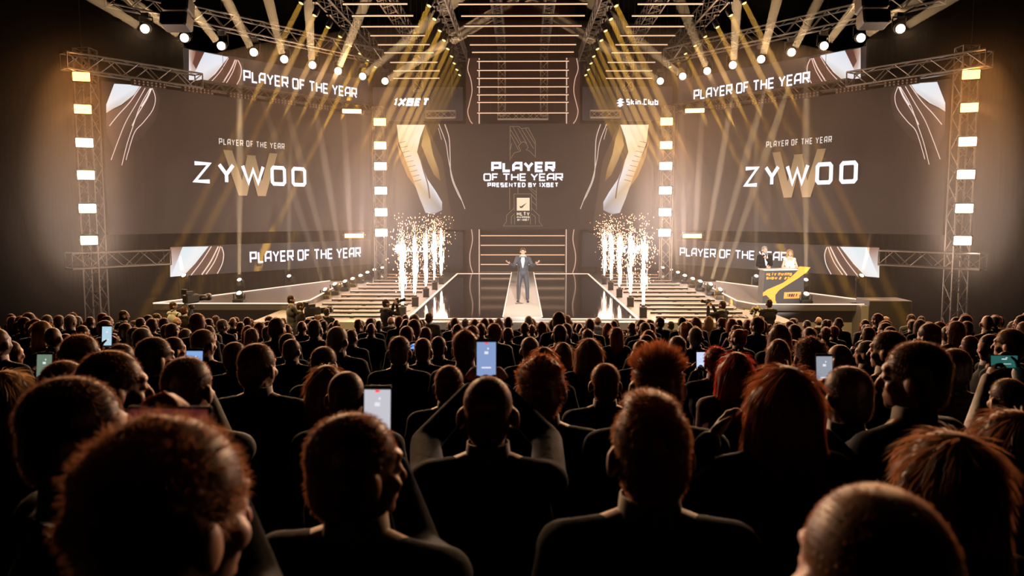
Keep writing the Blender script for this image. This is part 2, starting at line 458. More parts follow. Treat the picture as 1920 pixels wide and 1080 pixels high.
        y.bar(c - f * .15 - ax * .2 + Vector((0, 0, .36)), c - f * .15 + ax * .2 + Vector((0, 0, .36)), .025, 6)
        yk = y.build('yoke', M_BODY, t)
        tz = 11.3 - .25 - c.z
        sub(MB().box(c - f * .15 + Vector((0, 0, .42)), (.24, .2, .12)).bar(c - f * .15 + Vector((0, 0, .4)), Vector((wx(Y) + s * .34, Y + .26, 11.15)), .03, 6), 'clamp', M_BODY, yk)
        MB().lathe([(.14, .02), (.13, .035), (.001, .045)], c, f, 16).build('lens', M_LENS, t)
        beam(t, c + bd * .21 + f * .2, bd, 7, .12, 4.4, 2200 if 2 < k else 900, (1, .62, .30), .13)
        lamp('AREA', c + f * .07, 110, (1, .58, .30), t, c + f * .07 + V3(-s * .25, -1, -.35), shape='DISK', size=.26, spread=R(75))
        tag(t, f'round wash lamp, {ORD[k]} from the outer end of the truss above {side} screen', 'stage light', f'wash lamps over the {side} screen')
    # line array of loudspeakers
    m = empty('line_array', (s * 9.15, 22.0, 9.6))
    pts = []
    for k in range(7):
        z = 12.1 - k * .42; y = 22.0 - .012 * k * k; ang = R(2 + 2.4 * k)
        M = Matrix.Rotation(-ang, 3, 'X')
        MB().bbox((s * 9.15, y, z), (.72, .5, .38), M, .04).build('cabinet', M_BODY, m)
    ff = MB().box((s * 9.15, 22.0, 12.35), (.7, .5, .12)).build('flying_frame', M_BODY, m)
    sub(MB().bar((s * 9.15, 22, 12.4), (s * 9.15, 22, 15.2), .03, 6), 'hoist_chain', M_BODY, ff)
    tag(m, f'black curved line array of loudspeakers hung in front of the {side} wash truss', 'loudspeaker')
    # beam lamps along the overhead trusses
    for row, (X, pxs) in enumerate([(6.95, [(565, 5), (590, 28), (615, 50), (638, 68), (657, 85), (675, 100), (690, 113), (704, 125)]), (2.95, [(805, 10), (815, 35), (825, 57), (833, 75), (840, 91), (847, 105), (852, 118), (857, 130), (862, 140)])]):
        for k, (px, py) in enumerate(pxs):
            Y = X * 1500 / (980 - px)
            c = at(980 + s * (980 - px) if False else (px if s < 0 else 1960 - px), py, Y)
            d = Vector((s * .43, -.28, -1)).normalized()
            t = empty('beam_lamp', c)
            MB().lathe([(.06, -.26), (.10, -.2), (.10, 0), (.085, .02)], c, d, 12).build('head', M_BODY, t)
            y = MB(); ax = d.cross(Vector((0, 1, 0))).normalized(); ay = Vector((0, 1, 0))
            for q in (-1, 1): y.bar(c - d * .1 + ay * q * .11, c - d * .1 + ay * q * .11 + Vector((0, 0, .3)), .016, 6)
            y.box(c - d * .1 + Vector((0, 0, .33)), (.16, .28, .08)); y.build('yoke', M_BODY, t)
            MB().lathe([(.068, .02), (.05, .035), (.001, .04)], c, d, 12).build('lens', M_LENS_Y, t)
            beam(t, c + d * .05, d, 3.6 if row == 0 else 5.2, .075, 2.0, 110, (1, .50, .03), .16)
            tag(t, f'small yellow beam lamp, {ORD[k]} from the front under the {"outer" if row == 0 else "inner"} {side} overhead truss', 'stage light', f'beam lamps under the {side} overhead trusses')
    # floor lamps in a row beside the deck
    FL = [(610, 543, 27.6), (628, 533, 29), (647, 528, 30.6), (661, 523, 32.2), (676, 517, 34), (689, 511, 36), (702, 506, 38), (717, 502, 40)]
    aims = [(-.38, .25, 1), (-.32, .25, 1), (-.22, .3, 1), (-.1, .3, 1), (0, .2, 1), (.05, .2, 1), (.08, .2, 1), (.1, .1, 1)]
    extra = [(449, 525, 30.5), (542, 518, 32.5), (345, 517, 29.0), (449, 570, 24.35)]
    for k, (px, py, Y) in enumerate(FL + extra):
        c = at(px if s < 0 else 1960 - px, py, Y)
        if k == 11: c.z = PZ + .08
        d = Vector(((s * -aims[k][0], aims[k][1], aims[k][2]) if k < 8 else (0 if k != 10 else s * .25, .1, 1))).normalized()
        zb = DECK if k < 8 else (PZ if k == 11 else 0)
        t = empty('floor_lamp', (c.x, c.y, zb))
        if k == 11: c.z = PZ + .3
        f = (d + Vector((0, -.9, 0))).normalized()
        MB().bbox((c.x, c.y, zb + .07), (.34, .34, .14), None, .03).build('base', M_BODY, t)
        y = MB(); hgt = max(.14, c.z - zb - .02)
        for q in (-1, 1): y.bar((c.x + q * .17, c.y, zb + .12), (c.x + q * .17, c.y, zb + hgt), .022, 6)
        y.build('yoke', M_BODY, t)
        MB().lathe([(.1, -.26), (.12, -.2), (.12, 0), (.10, .02)], c, f, 14).build('head', M_BODY, t)
        MB().lathe([(.08, .02), (.06, .04), (.001, .05)], c, f, 14).build('lens', M_LENS, t)
        pw = [44, 44, 9, 7, 6, 5, 3, 2, 11, 2, 18, .4][k]
        beam(t, c + d * .2 + f * .02, d, 8 if k < 8 else 7, .06, 2.6, pw * 1.3, (1, .68, .34), .10)
        lab = f'floor moving lamp, {ORD[k]} from the front in the row along the {side} deck edge' if k < 8 else \
            ['floor lamp on a stand behind the {} wing platform, nearer the tower', 'floor lamp on a stand behind the {} wing platform, nearer the deck', 'floor lamp shining up past the lower {} screen', 'small floor lamp glowing on the front edge of the {} wing platform'][k - 8].format(side)
        tag(t, lab, 'stage light', f'floor lamps on the {side}')
    # overhead trusses running back from the audience
    for X, w, lab in ((6.95, .5, 'outer'), (5.0, .45, 'ladder'), (2.85, .42, 'inner'), (1.0, .36, 'centre')):
        z = {6.95: 12.15, 5.0: 12.4, 2.85: 11.95, 1.0: 12.5}[X]
        truss((s * X, 22.5, z), (s * X, 38.6, z), f'{lab} overhead truss running to the back on the {side} of the stage', w)
        if X in (5.0, 1.0):
            truss((s * X, 38.72, z - .1), (s * X, 38.72, 10.4 if X == 5 else 9.2), f'short upright truss at the back end of the {lab} {side} truss', w * .9, up=(0, 1, 0))
truss((-1.2, 38.75, 9.2), (1.2, 38.75, 9.2), 'small level truss hung right above the centre screen', .3)
for s in (-1, 1):
    truss((s * 3.25, 39.3, 9.35), (s * 4.7, 39.3, 9.35), f'level truss section above the {"left" if s < 0 else "right"} half of the centre screen', .32)

# LED tubes hung as three ladders overhead
def tube_lamp(x0, x1, Y, z, label, group, s=1):
    t = empty('light_tube', ((x0 + x1) / 2, Y, z))
    MB().bar((x0, Y, z), (x1, Y, z), .021, 8).build('tube', M_TUBE, t)
    br = MB().box(((x0 + x1) / 2, Y, z + .045), (x1 - x0, .05, .035)).build('backing_rail', M_TRUSS_D, t)
    for q in (.15, .85):
        if Y < 40: sub(MB().bar((x0 + (x1 - x0) * q, Y, z + .06), (x0 + (x1 - x0) * q, Y, 15.2), .006, 4), 'suspension_wire', M_TRUSS_D, br)
        else: sub(MB().bar((x0 + (x1 - x0) * q, Y, z + .045), (x0 + (x1 - x0) * q, 40.97, z + .045), .012, 4), 'bracket', M_TRUSS_D, br)
    return tag(t, label, 'tube light', group)
LAD = [8, 30, 50, 67, 84, 99, 117, 133, 147]; HALF = [59, 56, 53, 50, 47.5, 45.5, 43.5, 42.5, 42.5]
for s in (-1, 1):
    side = 'left' if s < 0 else 'right'
    for k, (py, hw) in enumerate(zip(LAD, HALF)):
        Y = 38 * 42.5 / hw; c = at(980 + s * 5.05 * 1500 / Y, py, Y)
        tube_lamp(c.x - 1.08, c.x + 1.08, Y, c.z, f'warm light tube, {ORD[k]} from the front in the {side} overhead ladder', f'light tubes of the {side} ladder')
CEN = [(8, 118), (30, 113), (49, 107.5), (67, 102), (84, 97.5), (98, 93.5), (115, 84.5), (132, 84.5), (147, 84), (163, 84), (178, 84), (192, 84), (212, 84)]
for k, (py, hw) in enumerate(CEN):
    Y = min(38.4, 38.4 * 84.5 / hw); c = at(980, py, Y)
    tube_lamp(-2.16, 2.16, Y, c.z, f'wide warm light tube, {ORD[k]} from the front in the centre overhead ladder', 'light tubes of the centre ladder')
for k, py in enumerate((442, 460, 478, 496, 511)):
    c = at(980, py, 40.6)
    tube_lamp(-2.2, 2.2, 40.6, c.z, f'wide light tube, {ORD[k]} from the top of the recess below the centre screen', 'light tubes behind the runway')
# ------------------------------------------------------------------ LED screens: panels, pictures, lettering
GL = {
 'P': [[(0, 0), (0, 1), (1, 1), (1, .42), (0, .42)]], 'L': [[(0, 1), (0, 0), (1, 0)]],
 'A': [[(0, 0), (0, .72), (.28, 1), (1, 1), (1, 0)], [(0, .38), (1, .38)]],
 'Y': [[(0, 1), (.5, .45), (1, 1)], [(.5, .5), (.5, 0)]], 'E': [[(1, 1), (0, 1), (0, 0), (1, 0)], [(0, .5), (.9, .5)]],
 'R': [[(0, 0), (0, 1), (1, 1), (1, .45), (0, .45)], [(.5, .45), (1, 0)]], 'O': [[(.12, 0), (0, .12), (0, .88), (.12, 1), (.88, 1), (1, .88), (1, .12), (.88, 0), (.12, 0)]],
 'F': [[(0, 0), (0, 1), (1, 1)], [(0, .5), (.85, .5)]], 'T': [[(0, 1), (1, 1)], [(.5, 1), (.5, 0)]], 'H': [[(0, 0), (0, 1)], [(1, 0), (1, 1)], [(0, .5), (1, .5)]],
 'Z': [[(0, 1), (1, 1), (0, 0), (1, 0)]], 'W': [[(0, 1), (.27, 0), (.5, .8), (.73, 0), (1, 1)]], 'X': [[(-.1, -.1), (1.1, 1.1)], [(-.1, 1.1), (1.1, -.1)]],
 'B': [[(0, 0), (0, 1), (.9, 1), (.9, .56), (0, .52), (1, .46), (1, 0), (0, 0)]], 'S': [[(1, 1), (0, 1), (0, .52), (1, .48), (1, 0), (0, 0)]],
 'N': [[(0, 0), (0, 1), (1, 0), (1, 1)]], 'D': [[(0, 0), (0, 1), (.75, 1), (1, .75), (1, .25), (.75, 0), (0, 0)]], 'V': [[(0, 1), (.5, 0), (1, 1)]],
 '1': [[(0, .78), (.6, 1), (.6, 0)]], '2': [[(0, 1), (1, 1), (1, .52), (0, .48), (0, 0), (1, 0)]], '3': [[(0, 1), (1, 1), (1, 0), (0, 0)], [(.2, .5), (1, .5)]],
 'C': [[(1, 1), (0, 1), (0, 0), (1, 0)]], 'k': [[(0, 0), (0, 1)], [(.9, .68), (0, .3)], [(.3, .42), (1, 0)]], 'i': [[(.5, 0), (.5, .66)], [(.5, .88), (.5, 1)]],
 'n': [[(0, 0), (0, .66), (.8, .66), (1, .5), (1, 0)]], 'l': [[(.5, 0), (.5, 1)]], 'u': [[(0, .66), (0, 0), (1, 0), (1, .66)]], 'b': [[(0, 1), (0, 0), (1, 0), (1, .64), (0, .64)]],
 '.': [[(.5, 0), (.5, .14)]],
}
NARROW = {'1': .55, 'i': .25, 'l': .25, '.': .25, 'F': .85, 'L': .85, 'W': 1.45, ' ': .32, 'E': .9}
M_WHITE = mat('led_white', emit=(.92, .90, 1.0), strength=1.3)
M_CREAM = mat('led_cream', emit=srgb(240, 222, 196), strength=.9)
def ribbon(mb, pts, th, to3):
    """A mitred flat ribbon of width th along 2-D points, mapped to 3-D."""
    closed = len(pts) > 2 and pts[0] == pts[-1]
    P = [Vector((p[0], p[1])) for p in (pts[:-1] if closed else pts)]; n = len(P); L, Rr = [], []
    for i in range(n):
        a = P[i - 1] if (i or closed) else None; b = P[(i + 1) % n] if (i < n - 1 or closed) else None
        d1 = (P[i] - a).normalized() if a is not None else None; d2 = (b - P[i]).normalized() if b is not None else None
        d1 = d1 if d1 is not None else d2; d2 = d2 if d2 is not None else d1
        n1 = Vector((-d1.y, d1.x)); n2 = Vector((-d2.y, d2.x)); m = n1 + n2
        m = n1 if m.length < .3 else m.normalized(); k = min(1.6, 1 / max(.3, m.dot(n1)))
        L.append(P[i] + m * th / 2 * k); Rr.append(P[i] - m * th / 2 * k)
    seg = n if closed else n - 1
    mb.add([to3(p) for p in L] + [to3(p) for p in Rr], [(i, n + i, n + (i + 1) % n, (i + 1) % n) for i in range(seg)])
def lettering(text, O, u, v, n, height, width, th, slant=0.0, gap=.32):
    """Flat LED lettering: O is the bottom left corner of the line, u along it, v up, n off the screen."""
    ws = [NARROW.get(c, 1.0) for c in text]; total = sum(ws) + gap * (len(text) - 1); k = width / total
    mb = MB(); x = 0
    for c, w in zip(text, ws):
        for st in GL.get(c, []):
            pts = [(x + th / 2 + p[0] * max(.001, w * k - th) + slant * p[1] * height, th / 2 + p[1] * (height - th)) for p in st]
            ribbon(mb, pts, th, lambda q: O + u * q[0] + v * q[1] + n * .02)
        x += (w + gap) * k
    return mb
ZV = Vector((0, 0, 1))
def text_px(text, a, b, top, O, n, u, th, **k):
    """Lettering between two baseline pixels of the photograph, on the plane (O, n)."""
    p, q, t = onplane(*a, O, n), onplane(*b, O, n), onplane(a[0], top, O, n)
    ln = (q - p); uu = ln.normalized() if abs(ln.normalized().z) < .002 else Vector((u.x, u.y, 0)).normalized()
    h = t.z - p.z
    return lettering(text, p, u, ZV, n, h, ln.dot(u), th * h, **k)
M_ART = bpy.data.materials.new('led_picture'); M_ART.use_nodes = True
_nt = M_ART.node_tree; _b = _nt.nodes['Principled BSDF']; _b.inputs['Base Color'].default_value = (.01, .01, .01, 1)
_ca = _nt.nodes.new('ShaderNodeVertexColor'); _ca.layer_name = 'led'
_nt.links.new(_ca.outputs['Color'], _b.inputs['Emission Color']); _b.inputs['Emission Strength'].default_value = 1.0
M_ART.cycles.emission_sampling = 'NONE'
class Art:
    """A picture shown on a screen: flat coloured shapes with the colours of the LEDs at their corners."""
    def __init__(s, O, n, mirror=False): s.O, s.n, s.mir, s.k = O, n, mirror, 0; s.v, s.f, s.c = [], [], []
    def pt(s, p, lift):
        q = onplane(p[0], p[1], s.O, s.n) + s.n * lift
        return Vector((-q.x, q.y, q.z)) if s.mir else q
    def poly(s, pts, cols):
        s.k += 1; n = len(s.v)
        cols = [cols] * len(pts) if isinstance(cols[0], (int, float)) else cols
        s.v += [s.pt(p, .004 + .0015 * s.k) for p in pts]; s.f.append(tuple(range(n, n + len(pts)))); s.c += [srgb(*c) for c in cols]
    def line(s, pts, w, col, smooth=True):
        s.k += 1
        if smooth and len(pts) > 2:
            o = []
            for i in range(len(pts) - 1):
                p0, p1, p2, p3 = pts[max(0, i - 1)], pts[i], pts[i + 1], pts[min(len(pts) - 1, i + 2)]
                for j in range(4):
                    t = j / 4; o.append(tuple(.5 * (2 * p1[a] + (p2[a] - p0[a]) * t + (2 * p0[a] - 5 * p1[a] + 4 * p2[a] - p3[a]) * t * t + (3 * p1[a] - p0[a] - 3 * p2[a] + p3[a]) * t ** 3) for a in (0, 1)))
            pts = o + [pts[-1]]
        mb = MB(); ribbon(mb, pts, w, lambda q: s.pt(q, .004 + .0015 * s.k)); n = len(s.v)
        s.v += mb.v; s.f += [tuple(i + n for i in f) for f in mb.f]; s.c += [srgb(*col)] * len(mb.v)
    def build(s, parent, name='picture'):
        me = bpy.data.meshes.new(name); me.from_pydata([v - parent.location for v in s.v], [], s.f)
        ca = me.color_attributes.new('led', 'FLOAT_COLOR', 'POINT')
        for i, c in enumerate(s.c): ca.data[i].color = (*c, 1)
        me.materials.append(M_ART); me.update()
        o = bpy.data.objects.new(name, me); COL.objects.link(o); o.parent = parent
        return o
M_PANEL = mat('led_panel_dark', emit=srgb(56, 41, 39), strength=.5)
M_PANEL2 = mat('led_panel_strip', emit=srgb(44, 40, 48), strength=.6)
def panel(name, corners, n, m, label, group=None):
    c = sum((Vector(p) for p in corners), Vector()) / len(corners); zb = min(p[2] for p in corners)
    t = empty(name, (c.x, c.y, zb))
    MB().slab(corners, -n * .02).build('lit_panel', m, t)
    MB().slab([Vector(p) - n * .021 for p in corners], -n * .12).build('cabinet', M_BLACK, t)
    return tag(t, label, 'screen', group)
def wall_rect(s, Y0, Y1, z0, z1):
    q = [wl(s, Y0, z0), wl(s, Y1, z0), wl(s, Y1, z1), wl(s, Y0, z1)]
    return q if s < 0 else q[::-1]
for s in (-1, 1):
    side = 'left' if s < 0 else 'right'
    n = Vector((-s * .7973, -.6036, 0)); u = Vector((.6036, -s * .7973, 0)); O = wl(s, 30, 5)
    NL = Vector((.7973, -.6036, 0)); OL = wl(-1, 30, 5)
    # the large screen
    p = panel('led_screen', wall_rect(s, 27.0, 36.4, 3.83, 8.96), n, M_PANEL, f'large angled LED screen showing the winner name in white letters, {side} of the stage')
    a = Art(OL, NL, s > 0)
    brown, dark, wht, crm = (84, 46, 40), (50, 36, 33), (226, 232, 240), (226, 196, 170)
    a.poly([(262, 160), (291, 165), (300, 185), (292, 225), (262, 262), (215, 285), (199, 250), (199, 212), (232, 196)], [(78, 56, 48), (66, 44, 40), (56, 42, 39), (50, 40, 37), (50, 40, 37), (52, 42, 40), (60, 48, 44), (110, 84, 70), (110, 80, 66)])
    a.poly([(214, 157), (263, 160), (252, 177), (228, 196), (212, 204), (199, 212), (199, 196)], [wht, wht, (215, 205, 200), (225, 215, 205), (205, 195, 190), crm, (235, 235, 238)])
    for q in ([(264, 162), (243, 192), (222, 215), (205, 236)], [(272, 165), (254, 197), (236, 228), (222, 262), (208, 300)], [(281, 166), (262, 200), (248, 240), (238, 270), (228, 310)], [(285, 165), (291, 184), (286, 206), (268, 230), (252, 248), (240, 285), (236, 300)], [(284, 166), (275, 186), (258, 214), (247, 236)]):
        a.line(q, 1.7 if len(q) < 5 else 1.4, (240, 214, 204))
    a.line([(283, 166), (276, 182), (265, 200)], 3.2, (244, 226, 220))
    a.build(p)
    z = [('ZYWOO', (362, 343), (574, 350), 302), ('PLAYER OF THE YEAR', (410, 271), (533, 278), 259)] if s < 0 else [('ZYWOO', (1395, 351), (1608, 344), 313), ('PLAYER OF THE YEAR', (1437, 277), (1560, 271), 265.5)]
    wpx = ((421, 366), (522, 370), 281) if s < 0 else ((1446, 371), (1546, 367), 286)
    A, B = onplane(*wpx[0], O, n), onplane(*wpx[1], O, n); T = onplane(wpx[0][0], wpx[2], O, n)
    W = (B - A).dot(u); H = T.z - A.z
    wa = Art(O, n); cols = []
    for st in (((0, 1), (.155, 1), (.40, 0), (.25, 0)), ((.25, 0), (.40, 0), (.585, .92), (.43, .92)), ((.415, .92), (.57, .92), (.75, 0), (.60, 0)), ((.60, 0), (.75, 0), (1, 1), (.845, 1))):
        k = len(wa.v); wa.k += 1
        wa.v += [A + u * (x * W) + ZV * (y * H) + n * (.008 + .001 * wa.k) for x, y in st]; wa.f.append((k, k + 1, k + 2, k + 3))
        wa.c += [srgb(*((186, 148, 108) if y < .3 else (134, 110, 76))) for x, y in st]
    wa.build(p, 'gold_letter_shape')
    text_px(z[0][0], z[0][1], z[0][2], z[0][3], O, n, u, .185, gap=.36).build('lettering', M_WHITE, p)
    text_px(z[1][0], z[1][1], z[1][2], z[1][3], O, n, u, .16, gap=.3).build('lettering', mat('led_soft_white', emit=(.9, .82, .75), strength=.75), p)
    # upper strip screen
    p = panel('led_screen', wall_rect(s, 29.35, 36.4, 9.46, 10.5), n, M_PANEL2, f'upper angled LED strip screen with white headline above the large {side} screen')
    a = Art(OL, NL, s > 0)
    a.poly([(354, 93), (447, 112), (453, 130), (446, 163), (355, 150)], [(96, 50, 44), (70, 34, 34), (66, 36, 36), (64, 36, 36), (90, 60, 50)])
    a.poly([(354, 93), (368, 96), (361, 118), (370, 135), (358, 150), (354, 150)], [(200, 170, 155), (110, 60, 50), (170, 130, 110), (190, 170, 160), (235, 235, 238), (235, 235, 240)])
    a.poly([(383, 98), (428, 107), (404, 138), (388, 152), (358, 150)], [(214, 222, 236), (222, 230, 242), (240, 236, 232), (205, 190, 180), (232, 230, 232)])
    for q, w in (([(428, 109), (412, 135), (394, 155)], 1.5), ([(441, 112), (432, 132), (416, 158)], 2.4), ([(444, 112), (436, 135), (422, 159)], 1.6), ([(446, 113), (452, 128), (450, 146), (441, 163)], 1.6)):
        a.line(q, w, (236, 200, 190))
    a.build(p)
    q = ((456, 153), (669, 188), 131) if s < 0 else ((1301, 188), (1519, 153), 169)
    text_px('PLAYER OF THE YEAR', *q[:2], q[2], O, n, u, .16, gap=.13).build('lettering', M_WHITE, p)
    # lower strip screen
    p = panel('led_screen', wall_rect(s, 28.75, 36.4, 2.27, 3.36), n, M_PANEL2, f'lower angled LED strip screen with white headline under the large {side} screen')
    a = Art(OL, NL, s > 0)
    a.poly([(319, 464), (417, 461), (418, 482), (407, 513), (319, 519)], [(120, 86, 74), (92, 58, 48), (86, 60, 50), (86, 60, 50), (110, 80, 70)])
    a.poly([(319, 464), (342, 463), (330, 500), (323, 519), (319, 519)], [(150, 112, 96), (130, 84, 70), (190, 160, 145), (236, 240, 244), (238, 240, 244)])
    a.poly([(342, 463), (391, 462), (366, 494), (344, 517), (320, 519)], [(220, 232, 238), (224, 234, 240), (240, 240, 240), (232, 228, 226), (236, 240, 244)])
    for q, w in (([(396, 462), (378, 490), (358, 516)], 1.8), ([(409, 462), (395, 490), (378, 515)], 2.4), ([(413, 462), (402, 490), (386, 514)], 1.8), ([(415, 463), (419, 477), (416, 495), (407, 513)], 1.8)):
        a.line(q, w, (246, 216, 204))
    a.build(p)
    q = ((468, 494), (676, 480), 472) if s < 0 else ((1275, 480), (1477, 495), 464)
    text_px('PLAYER OF THE YEAR', *q[:2], q[2], O, n, u, .16, gap=.13).build('lettering', M_WHITE, p)
    # flat sponsor strips beside the centre screen
    nf, uf = Vector((0, -1, 0)), Vector((1, 0, 0))
    def front(px0, px1, py0, py1, Y):
        x0, x1, z0, z1 = at(px0, py1, Y).x, at(px1, py1, Y).x, at(980, py1, Y).z, at(980, py0, Y).z
        return [Vector((x0, Y, z0)), Vector((x1, Y, z0)), Vector((x1, Y, z1)), Vector((x0, Y, z1))]
    X0, X1 = (700, 868) if s < 0 else (1092, 1260)
    for up in (1, 0):
        Y = 40.0; r = front(X0, X1, *((163, 226) if up else (436, 500)), Y)
        p = panel('led_screen', r, nf, M_PANEL2, f'{"upper" if up else "lower"} flat LED strip with sponsor lettering {side} of the {"overhead ladder" if up else "stage recess"}')
        OO = r[0]
        if not up:
            for q in (.15, .85): MB().box((X_ := r[0].x + (r[1].x - r[0].x) * q, Y + .08, (DECK + r[0].z) / 2), (.08, .08, r[0].z - DECK)).build('foot', M_BLACK, p)
        if (s < 0) == bool(up):
            q = ((737, 199), (803, 199), 184) if up else ((1153, 475), (1214, 475), 460)
            text_px('1XBET', *q[:2], q[2], OO, nf, uf, .29, slant=.22, gap=.14).build('lettering', M_WHITE, p)
        else:
            q = ((1174, 197), (1234, 197), 185.5) if up else ((755, 473), (815, 473), 461.5)
            text_px('Skin.Club', *q[:2], q[2], OO, nf, uf, .2, gap=.24).build('lettering', M_WHITE, p)
            cx, cyy = (1163, 192.5) if up else (745, 466)
            lg = MB()
            for k in range(3):
                dy = (k - 1) * 5
                w = 8 if k == 1 else 6
                lg.add([onplane(cx + dx, cyy + dy + ddy, OO, nf) + nf * .02 for dx, ddy in ((-w, 1), (0, -3.4), (w, -1), (0, 3.4))], [(0, 3, 2, 1)])
            lg.build('logo', M_WHITE, p)
# the centre screen
nf, uf = Vector((0, -1, 0)), Vector((1, 0, 0))
r = front(742, 1221, 232, 430, 39.9)
p = panel('led_screen', r, nf, M_PANEL, 'wide flat centre LED screen showing the award title between golden horns')
for q in (-5.4, -2.6, 2.6, 5.4): MB().bar((q, 40.0, r[2].z - .05), (q, 40.0, 15.2), .02, 6).build('hanging_bar', M_BLACK, p)
OO = r[0]; a = Art(OO, nf)
gold, cream, wh = (176, 128, 70), (250, 238, 214), (232, 232, 238)
for mx in (0, 1):
    f = (lambda q: [(1960 - x, y) for x, y in q]) if mx else (lambda q: q)
    a.poly(f([(744, 234), (800, 234), (830, 300), (850, 430), (744, 430)]), [(60, 45, 36), (90, 66, 44), (72, 52, 40), (56, 46, 42), (60, 48, 42)])
    a.poly(f([(797, 234), (806, 260), (812, 290), (822, 318), (826, 340), (814, 328), (802, 302), (790, 272)]), [(120, 88, 50), (190, 150, 90), (200, 160, 100), (160, 116, 66), (110, 76, 46), (150, 110, 66), (210, 176, 120), (190, 150, 96)])
    a.poly(f([(744, 234), (797, 234), (788, 258), (782, 285), (790, 306), (801, 335), (818, 360), (829, 379), (829, 394), (813, 402), (798, 399), (787, 372), (774, 335), (760, 300), (748, 268)]),
           [(236, 214, 180), cream, cream, (238, 214, 170), (240, 226, 200), wh, wh, (205, 208, 216), (150, 146, 148), (150, 140, 136), (196, 196, 202), (236, 232, 230), (224, 186, 130), (190, 146, 84), (228, 196, 150)])
    a.poly(f([(744, 266), (760, 300), (774, 335), (780, 352), (764, 330), (750, 296)]), gold)
    for k in range(9):
        y = 268 + k * 9; x = 748 + k * 3.6
        a.line(f([(x, y), (x + 13, y - 3)]), 1.0, (150, 104, 52), False)
    a.line(f([(789, 300), (795, 322), (802, 345), (806, 372)]), 2.2, (110, 78, 56))
    for q, w in (([(823, 233), (836, 268), (841, 300), (850, 338), (862, 366), (872, 392)], 1.5), ([(834, 233), (842, 258), (844, 290), (846, 330), (858, 362), (866, 376)], 1.7), ([(822, 240), (828, 262)], 1)):
        a.line(f(q), w, (208, 190, 176))
zc = lambda q: [(860 + x / 4.908, 220 + y / 4.908) for x, y in q]
for q in ([(473, 400), (473, 85), (555, 85), (575, 105), (640, 97), (705, 220), (705, 370)], [(475, 110), (555, 240)], [(500, 90), (575, 235)], [(545, 100), (625, 240)], [(580, 110), (690, 290)], [(615, 105), (700, 245)], [(480, 160), (550, 300)],
          [(480, 380), (510, 330), (570, 310), (550, 265), (575, 235), (600, 225), (620, 240), (640, 280), (620, 300), (650, 310), (700, 360)], [(490, 240), (475, 300)], [(470, 645), (470, 850)], [(545, 645), (545, 700)], [(640, 650), (715, 720)], [(660, 650), (715, 690)],
          [(715, 645), (715, 850)], [(670, 710), (712, 760)], [(670, 770), (712, 810)], [(510, 860), (510, 705), (670, 705), (670, 860)], [(510, 835), (440, 905), (440, 960), (410, 1000), (770, 1000), (740, 960), (740, 905), (670, 835)],
          [(515, 885), (485, 915), (485, 985)], [(665, 885), (705, 915), (705, 985)], [(515, 900), (515, 985)], [(660, 900), (660, 985)]):
    a.line(zc(q), .75, (150, 124, 100), False)
a.poly([(969, 371), (993, 371), (993, 395), (969, 395)], (252, 226, 190))
a.poly([(974, 386), (977, 387), (988, 380), (979, 390), (975, 390)], (70, 52, 40))
a.build(p)
text_px('PLAYER', (921, 323), (1041, 323), 303.5, OO, nf, uf, .25, gap=.1).build('lettering', M_WHITE, p)
text_px('OF THE YEAR', (906.5, 339.5), (1055.5, 339.5), 325, OO, nf, uf, .19, gap=.1).build('lettering', M_WHITE, p)
text_px('PRESENTED BY 1XBET', (914, 351), (1047, 351), 342.5, OO, nf, uf, .24, gap=.2).build('lettering', M_WHITE, p)
text_px('HLTV', (969, 404.5), (993, 404.5), 397.5, OO, nf, uf, .26, gap=.2).build('lettering', M_CREAM, p)
text_px('AWARDS', (969, 409), (993, 409), 405.5, OO, nf, uf, .3, gap=.2).build('lettering', M_CREAM, p)
text_px('BY 1XBET', (970, 414), (992, 414), 410.3, OO, nf, uf, .3, gap=.2).build('lettering', M_CREAM, p)
# narrow LED columns with a wavy line, above and below the centre screen
for s in (-1, 1):
    for up in (1, 0):
        r = front(874, 901, 108, 233, 39.2) if up else front(876, 901, 429, 514, 40.2)
        if s > 0: r = [Vector((-v.x, v.y, v.z)) for v in (r[1], r[0], r[3], r[2])]
        p = panel('led_column', r, nf, mat('led_column_dark', emit=srgb(52, 26, 22), strength=.8), f'narrow LED column with a wavy line {"above" if up else "below"} the {"left" if s < 0 else "right"} end of the centre title')
        a = Art(r[0], nf, s > 0)
        a.line([(880, 110), (877, 130), (883, 150), (885, 172), (880, 195), (877, 210), (881, 225), (886, 232)] if up else [(884, 430), (886, 450), (881, 477), (882, 497), (887, 513)], 1.6, (214, 176, 152))
        a.line([(898.5, 109), (898.5, 232)] if up else [(898.5, 430), (898.5, 513)], 2.0, (222, 190, 168), False)
        a.build(p)
# black masking around the recess below the centre screen
for s in (-1, 1):
    o = MB().box((s * 4.75, 40.5, 2.6), (4.6, .06, 2.2)).build('masking_flat', mat('masking_brown', (.05, .035, .03), .7))
    tag(o, f'plain dark masking flat at the back of the stage, {"left" if s < 0 else "right"} of the recess', 'flat')
o = MB().box((0, 41.0, 5.0), (6.0, .08, 6.8)).build('masking_flat', mat('masking_brown'))
tag(o, 'plain dark flat closing the recess behind the runway', 'flat')
o = MB().box((0, 41.3, 11.7), (5.2, .08, 7.1)).build('masking_flat', mat('masking_red', (.09, .018, .012), .7))
tag(o, 'dark red flat behind the light tubes above the centre screen', 'flat')
